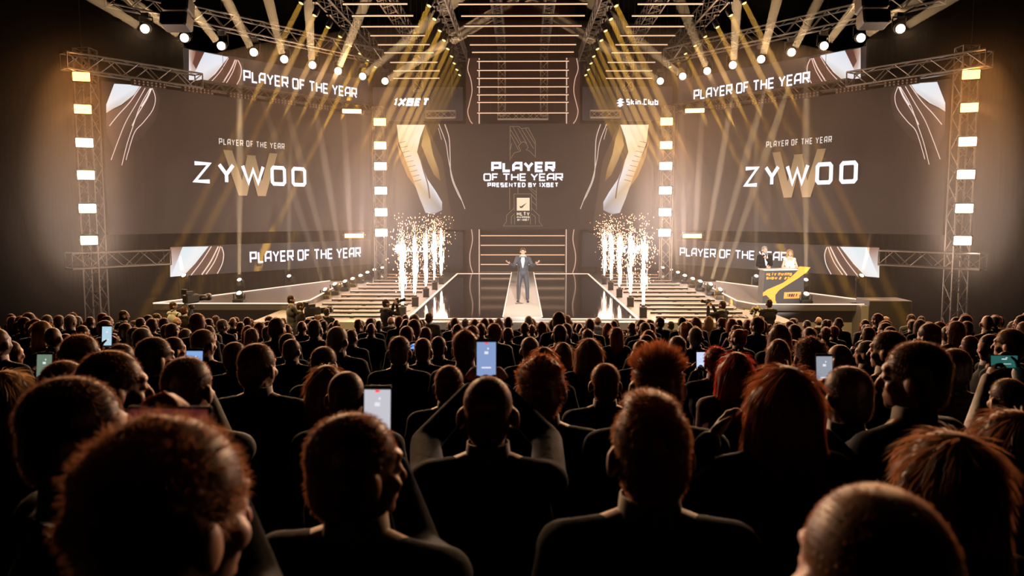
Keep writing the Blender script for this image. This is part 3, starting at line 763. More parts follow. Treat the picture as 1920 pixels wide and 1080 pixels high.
# ------------------------------------------------------------------ people
DG = bpy.context.evaluated_depsgraph_get()
def remesh(mb, name, voxel, smooth=3, decimate=None):
    """Fuse what was collected into one continuous surface."""
    me = bpy.data.meshes.new('raw'); me.from_pydata(mb.v, [], mb.f); me.update()
    o = bpy.data.objects.new('raw', me); COL.objects.link(o)
    r = o.modifiers.new('r', 'REMESH'); r.mode = 'VOXEL'; r.voxel_size = voxel; r.use_smooth_shade = True
    s = o.modifiers.new('s', 'SMOOTH'); s.factor = .5; s.iterations = smooth
    if decimate: d = o.modifiers.new('d', 'DECIMATE'); d.ratio = decimate
    dg = bpy.context.evaluated_depsgraph_get(); dg.update()
    out = bpy.data.meshes.new_from_object(o.evaluated_get(dg)); out.name = name
    out.polygons.foreach_set('use_smooth', [True] * len(out.polygons))
    bpy.data.objects.remove(o); bpy.data.meshes.remove(me)
    return out
def cap(mb, p, q, r, r2=None):
    r2 = r if r2 is None else r2
    mb.bar(p, q, r, 10, r2); mb.ell(p, r, 10, 6); mb.ell(q, r2, 10, 6)
V = Vector
def ik(S, T, side, l1=.29, l2=.27, hint=None):
    """Elbow of an arm that reaches from shoulder S to wrist T."""
    S, T = V(S), V(T); d = T - S; L = min(d.length, (l1 + l2) * .995); d.normalize(); T = S + d * L
    a = (l1 * l1 - l2 * l2 + L * L) / (2 * L); h = math.sqrt(max(0, l1 * l1 - a * a))
    hv = V((hint[0] * side, hint[1], hint[2])) if hint else V((side * .35, -.1, -1)); hv = (hv - d * hv.dot(d)).normalized()
    return S + d * a + hv * h, T
def hand(mb, w, d, nrm, thumb, curl=.5, spread=.35):
    """Palm, four jointed fingers of unequal length and a thumb from the side of the palm."""
    w, d, nrm = V(w), V(d).normalized(), V(nrm); nrm = (nrm - d * nrm.dot(d)).normalized(); s = d.cross(nrm) * thumb
    M = Matrix((s, nrm, d)).transposed(); c = w + d * .048
    mb.ell(c, (.042, .017, .052), 10, 7, M)
    for k, (off, ln) in enumerate(((.030, .068), (.010, .078), (-.010, .072), (-.029, .056))):
        b = c + d * .042 + s * off; f = (d + s * off * spread * 8).normalized()
        k1 = b + (f * math.cos(curl * .8) + nrm * math.sin(curl * .8)) * ln * .5
        k2 = k1 + (f * math.cos(curl * 1.9) + nrm * math.sin(curl * 1.9)) * ln * .5
        cap(mb, b, k1, .0095, .009); cap(mb, k1, k2, .009, .0075)
    b = w + d * .02 + s * .03; k1 = b + (s * .7 + d * .6 + nrm * .4).normalized() * .04; k2 = k1 + (s * .2 + d * .8 + nrm * .5).normalized() * .032
    cap(mb, b, k1, .013, .011); cap(mb, k1, k2, .011, .009)
POSE = {
    'down': lambda s: ((s * .25, -.01, 1.14), (s * .25, .07, .89)),
    'clap': lambda s: ((s * .26, .10, 1.16), (s * .055, .32, 1.31)),
    'fold': lambda s: ((s * .25, .04, 1.15), (s * .04, .24, 1.10)),
    'open': lambda s: ((s * .29, .10, 1.17), (s * .42, .26, 1.26)),
    'hair': lambda s: ((s * .36, .05, 1.30), (s * .18, .12, 1.50)),
}
def arm_points(pose, s, sh):
    S = V((s * sh, 0, 1.415))
    if isinstance(pose, dict):
        if s in pose: E, T = ik(S, pose[s], s, hint=pose.get('hint'))
        else: E, T = [V(q) for q in POSE[pose.get('else', 'down')](s)]
    else: E, T = [V(q) for q in POSE[pose](s)]
    return S, E, T
def body_mb(pose='down', yaw=0, sh=.178, female=False, legs=.09, fingers=True):
    mb = MB()
    hd = MB()
    hd.ell((0, -.008, 1.652), (.074, .094, .098), 16, 12)
    hd.ell((0, .028, 1.585), (.054 if female else .058, .060, .064), 14, 10)
    hd.ell((0, .066, 1.545), (.024, .022, .02)); hd.ell((0, .076, 1.662), (.052, .022, .014))
    cap(hd, (0, .088, 1.640), (0, .107, 1.602), .009, .0125); hd.ell((0, .081, 1.568), (.024, .012, .009))
    for s in (-1, 1):
        hd.ell((s * .046, .055, 1.605), (.022, .026, .022)); hd.ell((s * .085, -.006, 1.617), (.012, .027, .036), M=Matrix.Rotation(s * .35, 3, 'Z'))
        hd.ell((s * .031, .080, 1.633), (.013, .012, .011))
    M = Matrix.Rotation(R(-yaw), 3, 'Z'); hd.v = [M @ v for v in hd.v]
    mb.add(hd.v, hd.f)
    cap(mb, (0, -.015, 1.43), (0, -.004, 1.575), .057 if not female else .047, .052 if not female else .044)
    for s in (-1, 1): cap(mb, (s * .02, -.015, 1.49), (s * (sh - .02), -.005, 1.425), .045, .052)
    mb.ell((0, .0, 1.28), (sh + .005, .108, .19), 14, 10); mb.ell((0, 0, 1.06), (.142, .1, .2), 14, 10); mb.ell((0, -.01, .93), (.165, .115, .13), 14, 10)
    for s in (-1, 1):
        S, E, T = arm_points(pose, s, sh)
        mb.ell(S, .056); cap(mb, S, E, .047, .040); cap(mb, E, T, .040, .027)
        d = (T - E).normalized()
        if fingers:
            if pose == 'clap': hand(mb, T, (s * -.25, .55, .8), (-s, .1, 0), s, .25, .3)
            elif pose == 'open': hand(mb, T, (s * .75, .35, .55), (0, -.3, 1) if s < 0 else (0, -.2, 1), -s, .25, .5)
            else: hand(mb, T, d if not isinstance(pose, dict) or s not in pose else (d + V((-s * .5, .3, .5))), (-s, .2, 0) if pose != 'hair' else (-s, -.4, .2), s, .9, .3)
        else: mb.ell(T + d * .06, (.03, .03, .05))
    for s in (-1, 1):
        cap(mb, (s * .085, 0, .90), (s * legs * 1.05, .01, .50), .085, .056); cap(mb, (s * legs * 1.05, .01, .50), (s * legs * 1.15, -.02, .10), .055, .038)
        mb.ell((s * legs * 1.25, .05, .05), (.042, .12, .042))
    return mb
def jacket_mb(pose='down', sh=.178, long=.80, sleeve=.93):
    mb = MB()
    for s in (-1, 1):
        cap(mb, (s * .035, -.02, 1.462), (s * (sh - .005), -.008, 1.432), .054, .058)
        S, E, T = arm_points(pose, s, sh); S = S + V((s * .008, 0, .006))
        mb.ell(S, (.066, .074, .062)); cap(mb, S, E, .062, .053); cap(mb, E, E + (T - E) * sleeve, .053, .041)
    mb.ell((0, -.005, 1.29), (sh + .03, .135, .175), 16, 10); mb.ell((0, -.005, 1.12), (.172, .13, .26), 16, 10); mb.ell((0, -.01, .95), (.185, .135, .95 - long), 16, 10)
    # collar roll at the back of the neck
    mb.lathe([(.080, 1.445), (.090, 1.46), (.082, 1.492), (.075, 1.494), (.07, 1.445)], (0, -.012, 0), n=18)
    return mb
def legs_mb(legs=.09):
    mb = MB(); mb.ell((0, -.008, .92), (.175, .125, .11), 14, 9)
    for s in (-1, 1):
        cap(mb, (s * .088, 0, .90), (s * legs * 1.05, .01, .50), .097, .074); cap(mb, (s * legs * 1.05, .01, .50), (s * legs * 1.13, -.015, .12), .073, .06)
    return mb
def dress_mb(pose, sh):
    mb = MB(); mb.ell((0, 0, 1.27), (sh + .02, .125, .17), 14, 10); mb.ell((0, 0, 1.06), (.155, .115, .2), 14, 10)
    mb.lathe([(.18, .30), (.19, .36), (.18, .7), (.172, .93), (.12, 1.1)], (0, 0, 0), n=18)
    for s in (-1, 1): cap(mb, (s * .05, -.01, 1.41), (s * sh, 0, 1.415), .04, .06)
    return mb
def hair_mesh(style, name, blades, seed=1, voxel=.012):
    rnd = random.Random(seed); mb = MB()
    if style != 'long_only':
        k = {'buzz': .0, 'short': .006, 'quiff': .008, 'spiky': .008, 'curly': .012, 'wavy': .014}.get(style, .006)
        mb.ell((0, -.016, 1.672), (.077 + k, .092 + k, .082 + k), 16, 10); mb.ell((0, -.048, 1.620), (.069 + k, .056 + k, .085 + k), 14, 10)
    if style in ('quiff',): mb.ell((0, .040, 1.742), (.058, .05, .03)); mb.ell((0, 0, 1.745), (.06, .07, .028))
    if style in ('wavy', 'curly'):
        for i in range(46 if style == 'curly' else 26):
            a, t = rnd.uniform(0, 6.28), rnd.uniform(.0, 1.75); n = V((math.sin(t) * math.cos(a), math.sin(t) * math.sin(a), math.cos(t)))
            if n.y > .3 and n.z < .55: continue
            mb.ell(V((0, -.02, 1.66)) + V((n.x * .084, n.y * .098, n.z * .092)), rnd.uniform(.012, .022))
    if style in ('long', 'longwave'):
        for i in range(9):
            a = math.pi + math.pi * i / 8; x, y = math.cos(a) * .078, math.sin(a) * .085
            L = rnd.uniform(.22, .34)
            cap(mb, (x, y + .0, 1.66), (x * 1.12, y - .005, 1.53), .03, .034); cap(mb, (x * 1.12, y - .005, 1.53), (x * rnd.uniform(1.1, 1.5), y - .02, 1.66 - L), .034, .016)
        mb.ell((0, -.07, 1.50), (.085, .045, .16))
    if style == 'bun': mb.ell((0, -.10, 1.72), .042)
    me = remesh(mb, 'hair', voxel, 2)
    vs = [v.co.copy() for v in me.vertices]; ns = [v.normal.copy() for v in me.vertices]
    if blades:
        # fine locks standing off the surface
        m2 = MB(); m2.add(vs, [tuple(p.vertices) for p in me.polygons], True)
        ln = {'buzz': .005, 'short': .014, 'quiff': .014, 'spiky': .034, 'curly': .017, 'wavy': .015, 'long': .075, 'longwave': .085, 'bun': .01}[style]
        for _ in range(blades):
            i = rnd.randrange(len(vs)); p, n = vs[i], ns[i]
            fl = p - V((0, -.035, 1.752)); fl = fl - n * fl.dot(n); fl = fl.normalized() if fl.length > .004 else V((0, 1, 0))
            if style in ('long', 'longwave'): d = n * .10 + fl * .8 + V((rnd.gauss(0, .07), rnd.gauss(0, .07), -.5 if p.z < 1.69 else 0))
            elif style == 'spiky': d = n * (1 if p.z > 1.69 else .3) + V((rnd.gauss(0, .25), rnd.gauss(0, .25), .6 if p.z > 1.69 else -.6))
            elif style in ('curly', 'wavy'): d = n * .7 + V((rnd.gauss(0, .6), rnd.gauss(0, .6), rnd.gauss(0, .6)))
            else: d = n * .38 + fl * .9 + V((rnd.gauss(0, .2), rnd.gauss(0, .2), rnd.gauss(0, .2)))
            d.normalize(); L = ln * rnd.uniform(.5, 1.25) * (.4 if style == 'spiky' and p.z < 1.69 else 1); sd = d.cross(V((rnd.gauss(0, 1), rnd.gauss(0, 1), rnd.gauss(0, 1)))).normalized() * rnd.uniform(.0004, .0009) * (1.8 if style in ('spiky', 'curly', 'long', 'longwave') else 1)
            q = p + d * L * .6; tip = q + (d + V((0, 0, -.25 if style != 'spiky' else .05)) + V((rnd.gauss(0, .2), rnd.gauss(0, .2), 0))).normalized() * L * .45; p = p - n * .003
            m2.add([p - sd, p + sd, q + sd * .8, q - sd * .8, tip], [(0, 1, 2, 3), (3, 2, 4)], True)
        bpy.data.meshes.remove(me); me = bpy.data.meshes.new(name); me.from_pydata(m2.v, [], m2.f); me.polygons.foreach_set('use_smooth', [True] * len(m2.f)); me.update()
    return me
CACHE = {}
def cached(key, fn):
    if key not in CACHE: CACHE[key] = fn()
    return CACHE[key]
SKIN = [mat('skin_fair', (.48, .27, .19), .5, sss=.25), mat('skin_tan', (.36, .19, .12), .5, sss=.25), mat('skin_deep', (.13, .065, .04), .5)]
def hair_mat(name, col):
    """Hair: glossy strands that also let light from behind glow through."""
    m = mat('hair_' + name, col, .42, sheen=.6); t = m.node_tree; b = t.nodes['Principled BSDF']
    tr = t.nodes.new('ShaderNodeBsdfTranslucent'); k = .55 / max(col)
    tr.inputs[0].default_value = (min(.8, col[0] * k * .55 + col[0]), min(.8, col[1] * k * .45 + col[1]), min(.8, col[2] * k * .4 + col[2]), 1)
    mx = t.nodes.new('ShaderNodeMixShader'); mx.inputs[0].default_value = .42
    o = next(n for n in t.nodes if n.type == 'OUTPUT_MATERIAL')
    t.links.new(b.outputs[0], mx.inputs[1]); t.links.new(tr.outputs[0], mx.inputs[2]); t.links.new(mx.outputs[0], o.inputs['Surface'])
    return m
HAIR = {k: hair_mat(k.replace(' ', '_'), c) for k, c in {'black': (.026, .015, .010), 'brown': (.075, .036, .018), 'light brown': (.16, .075, .032), 'ginger': (.15, .05, .018), 'blond': (.36, .22, .10), 'red': (.20, .022, .012), 'grey': (.30, .27, .25)}.items()}
CLOTH = {'black': mat('cloth_black', (.006, .006, .0065), .85, noise=(60, .25), spec=.1), 'navy': mat('cloth_navy', (.007, .009, .017), .85, noise=(60, .25), spec=.1), 'charcoal': mat('cloth_charcoal', (.013, .0125, .013), .85, noise=(60, .25), spec=.1), 'brown': mat('cloth_brown', (.024, .017, .012), .85, noise=(60, .25), spec=.1),
         'grey': mat('cloth_grey', (.085, .08, .076), .85, noise=(60, .2)), 'white': mat('cloth_white', (.72, .68, .66), .8, noise=(60, .08)), 'maroon': mat('cloth_maroon', (.08, .012, .016), .85, noise=(60, .2)), 'slate': mat('cloth_slate', (.034, .036, .046), .75, noise=(60, .15))}
M_SHIRT = mat('shirt_white', (.62, .56, .52), .8)
M_SHOE = mat('shoe_black', (.01, .01, .01), .3)
def add_mesh(name, me, m, parent=None):
    o = bpy.data.objects.new(name, me); COL.objects.link(o)
    if not me.materials: me.materials.append(m)
    o.material_slots[0].link = 'OBJECT'; o.material_slots[0].material = m
    if parent is not None: o.parent = parent
    return o
N_PEOPLE = [0]
def person(loc, face, scale, label, style='short', hair='brown', cloth='black', pose='down', yaw=0, skin=0, fine=False, sex='m', group=None, key=None, collar=True, trousers=None, legs=.09, dress=False):
    """face: heading in degrees, 0 towards the stage, positive to the right; yaw turns the head on the neck."""
    N_PEOPLE[0] += 1
    sh = .178 if sex == 'm' else .158; vx = .0085 if fine else .0145
    pk = key or (pose if isinstance(pose, str) else N_PEOPLE[0])
    b = add_mesh('person', cached(('body', pk, yaw, sex, fine), lambda: remesh(body_mb(pose, yaw, sh, sex == 'f', legs, True), 'body', vx, 2)), SKIN[skin])
    b.location = loc; b.rotation_euler = (0, 0, R(-face)); b.scale = (scale,) * 3
    if dress: add_mesh('dress', cached(('dress', pk), lambda: remesh(dress_mb(pose, sh), 'dress', .013, 3)), CLOTH[cloth], b)
    else:
        add_mesh('jacket', cached(('jacket', pk, sex, fine), lambda: remesh(jacket_mb(pose, sh), 'jacket', .011 if fine else .017, 2)), CLOTH[cloth], b)
        add_mesh('trousers', cached(('legs', legs), lambda: remesh(legs_mb(legs), 'trousers', .02, 3)), CLOTH[trousers or cloth], b)
    if style != 'bald':
        s2 = (N_PEOPLE[0] % 3); nb = (5200 if fine == 2 else 2600 if fine else 900)
        h = add_mesh('hair', cached(('hair', style, s2, fine), lambda: hair_mesh(style, 'hair', nb, 11 + s2, .011 if fine else .015)), HAIR[hair], b); h.rotation_euler = (0, 0, R(-yaw))
    if collar and not dress:
        add_mesh('shirt_collar', cached(('collar', sex), lambda: MB().lathe([(.062, 1.475), (.073, 1.48), (.066, 1.548), (.062, 1.549), (.058, 1.48)], (0, -.010, 0), n=20).mesh('shirt_collar', M_SHIRT)), M_SHIRT, b)
    return tag(b, label, 'person', group)
def stand(px, top, Y, hgt=1.765):
    """Where a person stands whose head top shows at this pixel at depth Y: feet on the raked floor, and the scale that fits."""
    c = at(px, top, Y); f = floor_z(Y); sc = (c.z - f) / hgt
    return V((c.x, Y, f)), sc
M_PHONE = mat('phone_case', (.01, .01, .011), .25)
def phone(c, yaw, tilt, land, label, screen, strength=1.0, size=(.075, .155), dot=False):
    """A phone with its lit screen towards the camera."""
    t = empty('phone', c); w, h = (size[1], size[0]) if land else size
    M = Matrix.Rotation(R(-yaw), 3, 'Z') @ Matrix.Rotation(R(tilt), 3, 'X')
    MB().bbox(c, (w, .009, h), M, .004).build('case', M_PHONE, t)
    k = M @ V((0, -.0052, 0)); a, u = M @ V((1, 0, 0)), M @ V((0, 0, 1)); c = V(c)
    w2, h2 = w * .46, h * .43
    m = MB().add([c + k - a * w2 - u * h2, c + k + a * w2 - u * h2, c + k + a * w2 + u * h2, c + k - a * w2 + u * h2], [(0, 1, 2, 3)])
    m.build('screen', mat('phone_screen_' + '_'.join(str(int(q * 100)) for q in screen) + '_%d' % int(strength * 10), emit=screen, strength=strength), t)
    p = MB()
    for q in ((-.2, .2, .35, .5), (.1, .25, .6, .7), (-.5, .5, -.42, -.34)):
        p.add([c + k * 1.1 + a * w2 * q[0] + u * h2 * q[2], c + k * 1.1 + a * w2 * q[1] + u * h2 * q[2], c + k * 1.1 + a * w2 * q[1] + u * h2 * q[3], c + k * 1.1 + a * w2 * q[0] + u * h2 * q[3]], [(0, 1, 2, 3)])
    p.build('picture', mat('phone_white', emit=(.9, .9, 1), strength=.9), t)
    sub(MB().bar(c - k + u * h * .36 - a * w * .3, c - k * 1.6 + u * h * .36 - a * w * .3, .009, 10), 'camera_lens', M_PHONE, t.children[0])
    if dot:
        MB().add([c + k * 1.2 + a * w2 * q[0] + u * h2 * q[1] for q in ((-.16, .9), (.16, .9), (.16, .99), (-.16, .99))], [(0, 1, 2, 3)]).build('recording_dot', mat('rec_red', emit=(1, .05, .04), strength=1.2), t)
    return tag(t, label, 'phone')
# ------------------------------------------------------------------ guests that show large, nearest first
#  px, top py, Y, face, yaw, style, hair, cloth, pose, sex, fine, skin, label
BIG = [
 (316, 781, 1.0, 15, 20, 'wavy', 'brown', 'black', ('phone', (318, 800, 1.42), True), 'm', 2, 0, 'brown wavy-haired person closest at bottom left, holding a phone out sideways'),
 (1640, 885, .86, 0, -8, 'buzz', 'light brown', 'black', 'down', 'm', 2, 0, 'person with close-cropped shiny head, lowest at bottom right'),
 (141, 700, 1.62, 40, 35, 'short', 'black', 'charcoal', 'down', 'm', 2, 1, 'dark-haired man in profile with glasses, large at the left edge'),
 (668, 768, 1.62, 12, 42, 'short', 'brown', 'black', ('phone', (708, 778, 2.06), False), 'm', 2, 0, 'man turning right, big head below the phone with the red dot'),
 (1220, 742, 1.72, 0, -4, 'quiff', 'light brown', 'black', 'down', 'm', 2, 0, 'man with swept-up brown hair, pale shirt collar and dark jacket, front centre right'),
 (1775, 800, 1.58, -10, -10, 'long', 'light brown', 'black', 'down', 'f', 2, 0, 'long light-brown hair of a guest low on the right'),
 (1897, 762, 2.0, -10, 0, 'longwave', 'brown', 'navy', 'down', 'f', 1, 0, 'long brown-haired guest cut by the right edge'),
 (915, 697, 2.42, 0, 0, 'buzz', 'brown', 'navy', ('phone', (912, 676, 2.86), False), 'm', 2, 0, 'cropped-haired man in navy, both elbows raised to film with his phone'),
 (1716, 635, 2.72, -28, -30, 'short', 'black', 'black', 'APPLAUD', 'm', 2, 1, 'man in dark suit looking left and clapping, right side'),
 (1472, 680, 2.45, -6, 0, 'longwave', 'ginger', 'black', 'hair', 'f', 2, 0, 'guest with long ginger hair and both hands lifted beside it'),
 (212, 652, 2.55, 25, 30, 'short', 'brown', 'black', 'down', 'm', 1, 0, 'short-haired man just behind the man with glasses'),
 (1233, 652, 2.75, 0, 0, 'spiky', 'ginger', 'charcoal', 'down', 'm', 2, 0, 'man with tall spiky ginger hair behind the swept-up hair man'),
 (1016, 667, 3.0, 0, 8, 'curly', 'ginger', 'black', 'down', 'm', 1, 0, 'curly reddish-haired guest right of the filming man in navy'),
 (1588, 682, 3.0, -8, -10, 'short', 'black', 'black', ('phone', (1545, 697, 3.45), False), 'm', 1, 1, 'dark-haired guest holding a phone up beside the ginger-haired one'),
 (650, 690, 3.3, 0, 5, 'buzz', 'brown', 'black', 'down', 'm', 1, 0, 'round cropped head directly above the phone with the red dot'),
 (352, 664, 2.9, 10, 0, 'short', 'black', 'grey', ('phone', (365, 688, 3.3), False), 'm', 1, 0, 'guest in pale grey jacket holding a blue-lit phone high, left'),
 (1135, 678, 4.3, 0, 0, 'short', 'light brown', 'black', 'down', 'm', 1, 0, 'pale-rimmed short hair head between curly and spiky guests'),
 (842, 682, 4.3, 0, 5, 'short', 'brown', 'charcoal', 'down', 'm', 1, 0, 'short-haired guest left of the filming man in navy'),
 (122, 672, 3.2, 15, 0, 'short', 'brown', 'black', ('phone', (84, 692, 3.6), False), 'm', 1, 0, 'guest with greenish phone just above the man with glasses'),
 (483, 640, 3.9, 0, 20, 'short', 'black', 'navy', 'down', 'm', 1, 0, 'dark-haired guest in navy jacket with wide shoulders, left of centre'),
 (1519, 632, 4.9, 0, 0, 'curly', 'black', 'black', 'down', 'm', 1, 2, 'round black-haired head above the phone holder on the right'),
 (608, 647, 5.2, 5, 10, 'short', 'black', 'black', 'down', 'm', 1, 0, 'dark-haired head behind the two in a row at left centre'),
 (612, 681, 3.9, 0, -8, 'long', 'brown', 'black', 'down', 'f', 1, 0, 'long brown hair peeking out left of the round cropped head'),
 (749, 628, 6.0, 0, 0, 'short', 'black', 'charcoal', 'down', 'm', 1, 0, 'broad-shouldered guest in charcoal jacket left of the centre aisle'),
 (291, 629, 4.5, 15, 30, 'short', 'black', 'black', 'down', 'm', 1, 0, 'dark-haired man in partial profile, above the blue-lit phone at left'),
 (153, 627, 4.7, 25, 25, 'wavy', 'brown', 'black', 'down', 'm', 1, 0, 'wavy-haired guest left of the tall white phone'),
 (872, 619, 5.7, 0, 0, 'wavy', 'brown', 'black', 'down', 'm', 1, 0, 'tall wavy-haired guest straight below the left sparks and mirror floor'),
 (822, 629, 8.2, 0, 0, 'short', 'black', 'black', 'down', 'm', 0, 0, 'small dark head just left of the tall wavy-haired guest'),
 (1105, 632, 6.2, 0, 0, 'long', 'brown', 'black', 'down', 'f', 1, 0, 'long-haired guest right of centre below the right mirror floor'),
 (1270, 628, 7.4, 0, 0, 'short', 'grey', 'black', 'down', 'm', 0, 0, 'grey-haired head just right of the spiky ginger hair'),
 (1203, 636, 6.9, 0, 0, 'short', 'brown', 'black', 'down', 'm', 0, 0, 'short brown hair head just left behind the spiky ginger hair'),
 (1342, 650, 6.0, 0, -8, 'curly', 'red', 'black', ('phone', (1314, 676, 6.35), False), 'm', 1, 0, 'curly red-haired guest filming on a small bright phone'),
 (1380, 657, 4.6, 0, 0, 'longwave', 'red', 'maroon', ('phone', (1360, 736, 4.95), False), 'f', 1, 0, 'guest with long bright red hair and a low-held phone'),
 (1574, 642, 5.9, -20, -25, 'bald', 'grey', 'black', 'down', 'm', 1, 0, 'bald man looking left on the right side'),
 (1625, 637, 7.0, -30, -25, 'short', 'black', 'black', 'down', 'm', 0, 0, 'dark-haired man in profile beside the bald man'),
 (1665, 617, 4.9, -25, -25, 'short', 'black', 'navy', 'down', 'm', 1, 0, 'tall dark-haired man in profile, left of the clapping man'),
 (1790, 650, 4.5, 0, 0, 'short', 'black', 'grey', 'down', 'm', 1, 0, 'guest in grey jacket directly right of the clapping man'),
 (1890, 706, 3.9, -5, 0, 'short', 'black', 'white', ('phone', (1882, 678, 4.3), True), 'm', 1, 0, 'guest with a phone held sideways near the right edge'),
 (1855, 625, 7.0, -70, -40, 'short', 'black', 'black', 'down', 'm', 0, 0, 'man in glasses facing left near the right edge'),
 (1893, 614, 6.0, -25, -20, 'short', 'brown', 'black', 'down', 'm', 1, 0, 'brown-haired man cut by the right edge, looking left'),
 (547, 634, 7.5, 0, 15, 'short', 'black', 'charcoal', 'down', 'm', 0, 0, 'small dark head left of the two heads in a row at left centre'),
 (520, 594, 9.0, 0, 25, 'short', 'black', 'black', 'down', 'm', 0, 0, 'taller dark-haired guest under the left camera crew'),
 (590, 598, 10.0, 0, 0, 'short', 'black', 'black', 'down', 'm', 0, 0, 'tall short-haired guest right of the left camera crew'),
 (441, 639, 6.0, 5, 10, 'short', 'black', 'black', 'down', 'm', 1, 0, 'round dark head just left of the wide-shouldered guest in navy'),
 (382, 615, 6.4, 5, 20, 'short', 'brown', 'black', 'down', 'm', 1, 0, 'brown-haired head below the left wing platform'),
 (1020, 648, 5.5, 0, 0, 'long', 'ginger', 'black', 'down', 'f', 1, 0, 'long ginger hair right behind the curly reddish-haired guest'),
 (14, 690, 3.0, 10, 0, 'long', 'blond', 'black', 'down', 'f', 1, 0, 'long blond hair cut by the left edge, mid height'),
 (20, 637, 6.8, 40, 35, 'bun', 'brown', 'maroon', 'down', 'f', 0, 0, 'guest with hair in a bun and red top at the left edge'),
 (327, 630, 7.0, 20, 30, 'short', 'black', 'black', 'down', 'm', 0, 0, 'dark head right of the man in partial profile at left'),
 (268, 613, 8.0, 10, 20, 'short', 'grey', 'charcoal', 'down', 'm', 0, 0, 'grey-haired guest just right of the tall white phone'),
 (80, 600, 9.0, 25, 30, 'long', 'blond', 'white', 'down', 'f', 0, 0, 'guest with long pale hair and white top at far left'),
 (228, 642, 5.2, 10, 0, 'short', 'black', 'maroon', ('phone', (201, 630, 5.6), False), 'm', 1, 0, 'guest in dark red holding up the tall white phone at left'),
 (793, 632, 7.2, 0, 0, 'short', 'light brown', 'black', ('phone', (777, 648, 7.5), True), 'm', 0, 0, 'light-haired guest filming with a sideways blue-lit phone'),
 (1462, 605, 8.0, 0, 0, 'long', 'black', 'black', ('phone', (1480, 676, 8.3), False), 'f', 0, 0, 'black-haired guest below the podium with a white-lit phone'),
]
TAKEN = []
PH = {0: ((.12, .02, .02), .6, 'dark phone held out sideways by the closest guest at bottom left'), 3: ((.75, .74, .82), .75, 'tall phone with a red recording dot in the middle of the crowd'), 7: ((.30, .42, .75), .8, 'blue-lit phone above the man in navy with raised elbows'),
      13: ((.5, .55, .65), .6, 'pale-lit phone held up left of the dark-haired guest on the right'), 15: ((.28, .48, .9), .85, 'blue-lit phone held high at left'), 18: ((.30, .42, .30), .5, 'greenish-lit phone at far left'),
      31: ((.6, .7, .95), 1, 'small bright phone of the curly red-haired guest'), 32: ((.6, .65, .95), .8, 'phone held low by the guest with long red hair'), 37: ((.03, .16, .14), .7, 'dark green-lit phone held sideways at the right edge'),
      51: ((.5, .72, .85), .9, 'tall white-lit phone over the heads at left'), 52: ((.15, .40, .9), 1, 'small sideways blue-lit phone left of centre'), 53: ((.8, .85, .95), 1, 'small white-lit phone below the podium')}
for i, (px, top, Y, face, yaw, style, hair, cloth, pose, sex, fine, skin, label) in enumerate(BIG):
    loc, sc = stand(px, top, Y)
    pz = pose if pose != 'APPLAUD' else {-1: V((-.055, .36, 1.47)), 1: V((.06, .37, 1.44))}
    if isinstance(pose, tuple):
        ppx, ppy, pY = pose[1]; c = at(ppx, ppy, pY); land = pose[2]
        L = (Matrix.Rotation(R(face), 3, 'Z') @ (c - loc)) / sc
        hw, dz = (.085, 0) if land else (.045, -.055)
        pz = {-1: L + V((-hw, -.01, dz - .05)), 1: L + V((hw, -.01, dz - .05)), 'hint': (.9, .5, -.5) if i == 7 else (0, .5, -1) if i == 3 else None}
        pz = {k: v for k, v in pz.items() if v is not None}
        if i in (3, 15): pz.pop(-1)
        if i == 3: pz[1] = pz[1] + V((0, 0, -.02))
        col, st, lab = PH[i]
        phone(c, 0, -8, land, lab, col, st, dot=i in (3, 7))
    person(loc, face, sc, label, style, hair, cloth, pz, yaw, skin, fine, sex)
    TAKEN.append((loc.x, Y))
    if not .85 < sc < 1.16: print('SCALE', i, round(sc, 2), label)

# ------------------------------------------------------------------ the rest of the standing guests
MARKS = [(140, 'the far left drape'), (300, 'the left tower'), (430, 'the lower left screen'), (560, 'the left wing platform'), (690, 'the left floor lamps'), (800, 'the left battens'), (900, 'the left sparks'), (1060, 'the white runway'), (1180, 'the right sparks'), (1290, 'the right battens'), (1400, 'the right floor lamps'), (1530, 'the podium'), (1690, 'the dark box'), (1810, 'the right tower'), (2200, 'the far right drape')]
rnd = random.Random(21)
ROWY = [20.0 - 1.0 * k for k in range(15)]
fill = []
for r_, Y0 in enumerate(ROWY):
    sp = .86 if Y0 > 9 else .8; half = Y0 * .68 + .3
    x = -half + rnd.uniform(0, .5) + (-.013 * Y0); row = []
    while x < half:
        X, Y = x + rnd.uniform(-.14, .14), Y0 + rnd.uniform(-.28, .28)
        hs = rnd.gauss(1.0, .035) + max(0, abs(x) - 6) * .008; hs = max(.92, min(1.12, hs))
        px, py = project(V((X, Y, floor_z(Y) + 1.765 * hs)))
        if -15 < px < 1935 and all((X - a) ** 2 + (Y - b) ** 2 > .36 for a, b in TAKEN):
            row.append((px, X, Y, hs)); TAKEN.append((X, Y))
        x += sp * rnd.uniform(.85, 1.25)
    row.sort(); cnt = {}
    for px, X, Y, hs in row:
        mk = next(n for lim, n in MARKS if px < lim); cnt[mk] = cnt.get(mk, 0) + 1
        fill.append((X, Y, hs, mk, cnt[mk], r_, px))
print('crowd filler', len(fill))
ADJ = {'short': 'short-haired', 'buzz': 'crop-haired', 'long': 'long-haired', 'curly': 'curly-haired', 'bald': 'bald', 'bun': 'bun-haired', 'wavy': 'wavy-haired'}
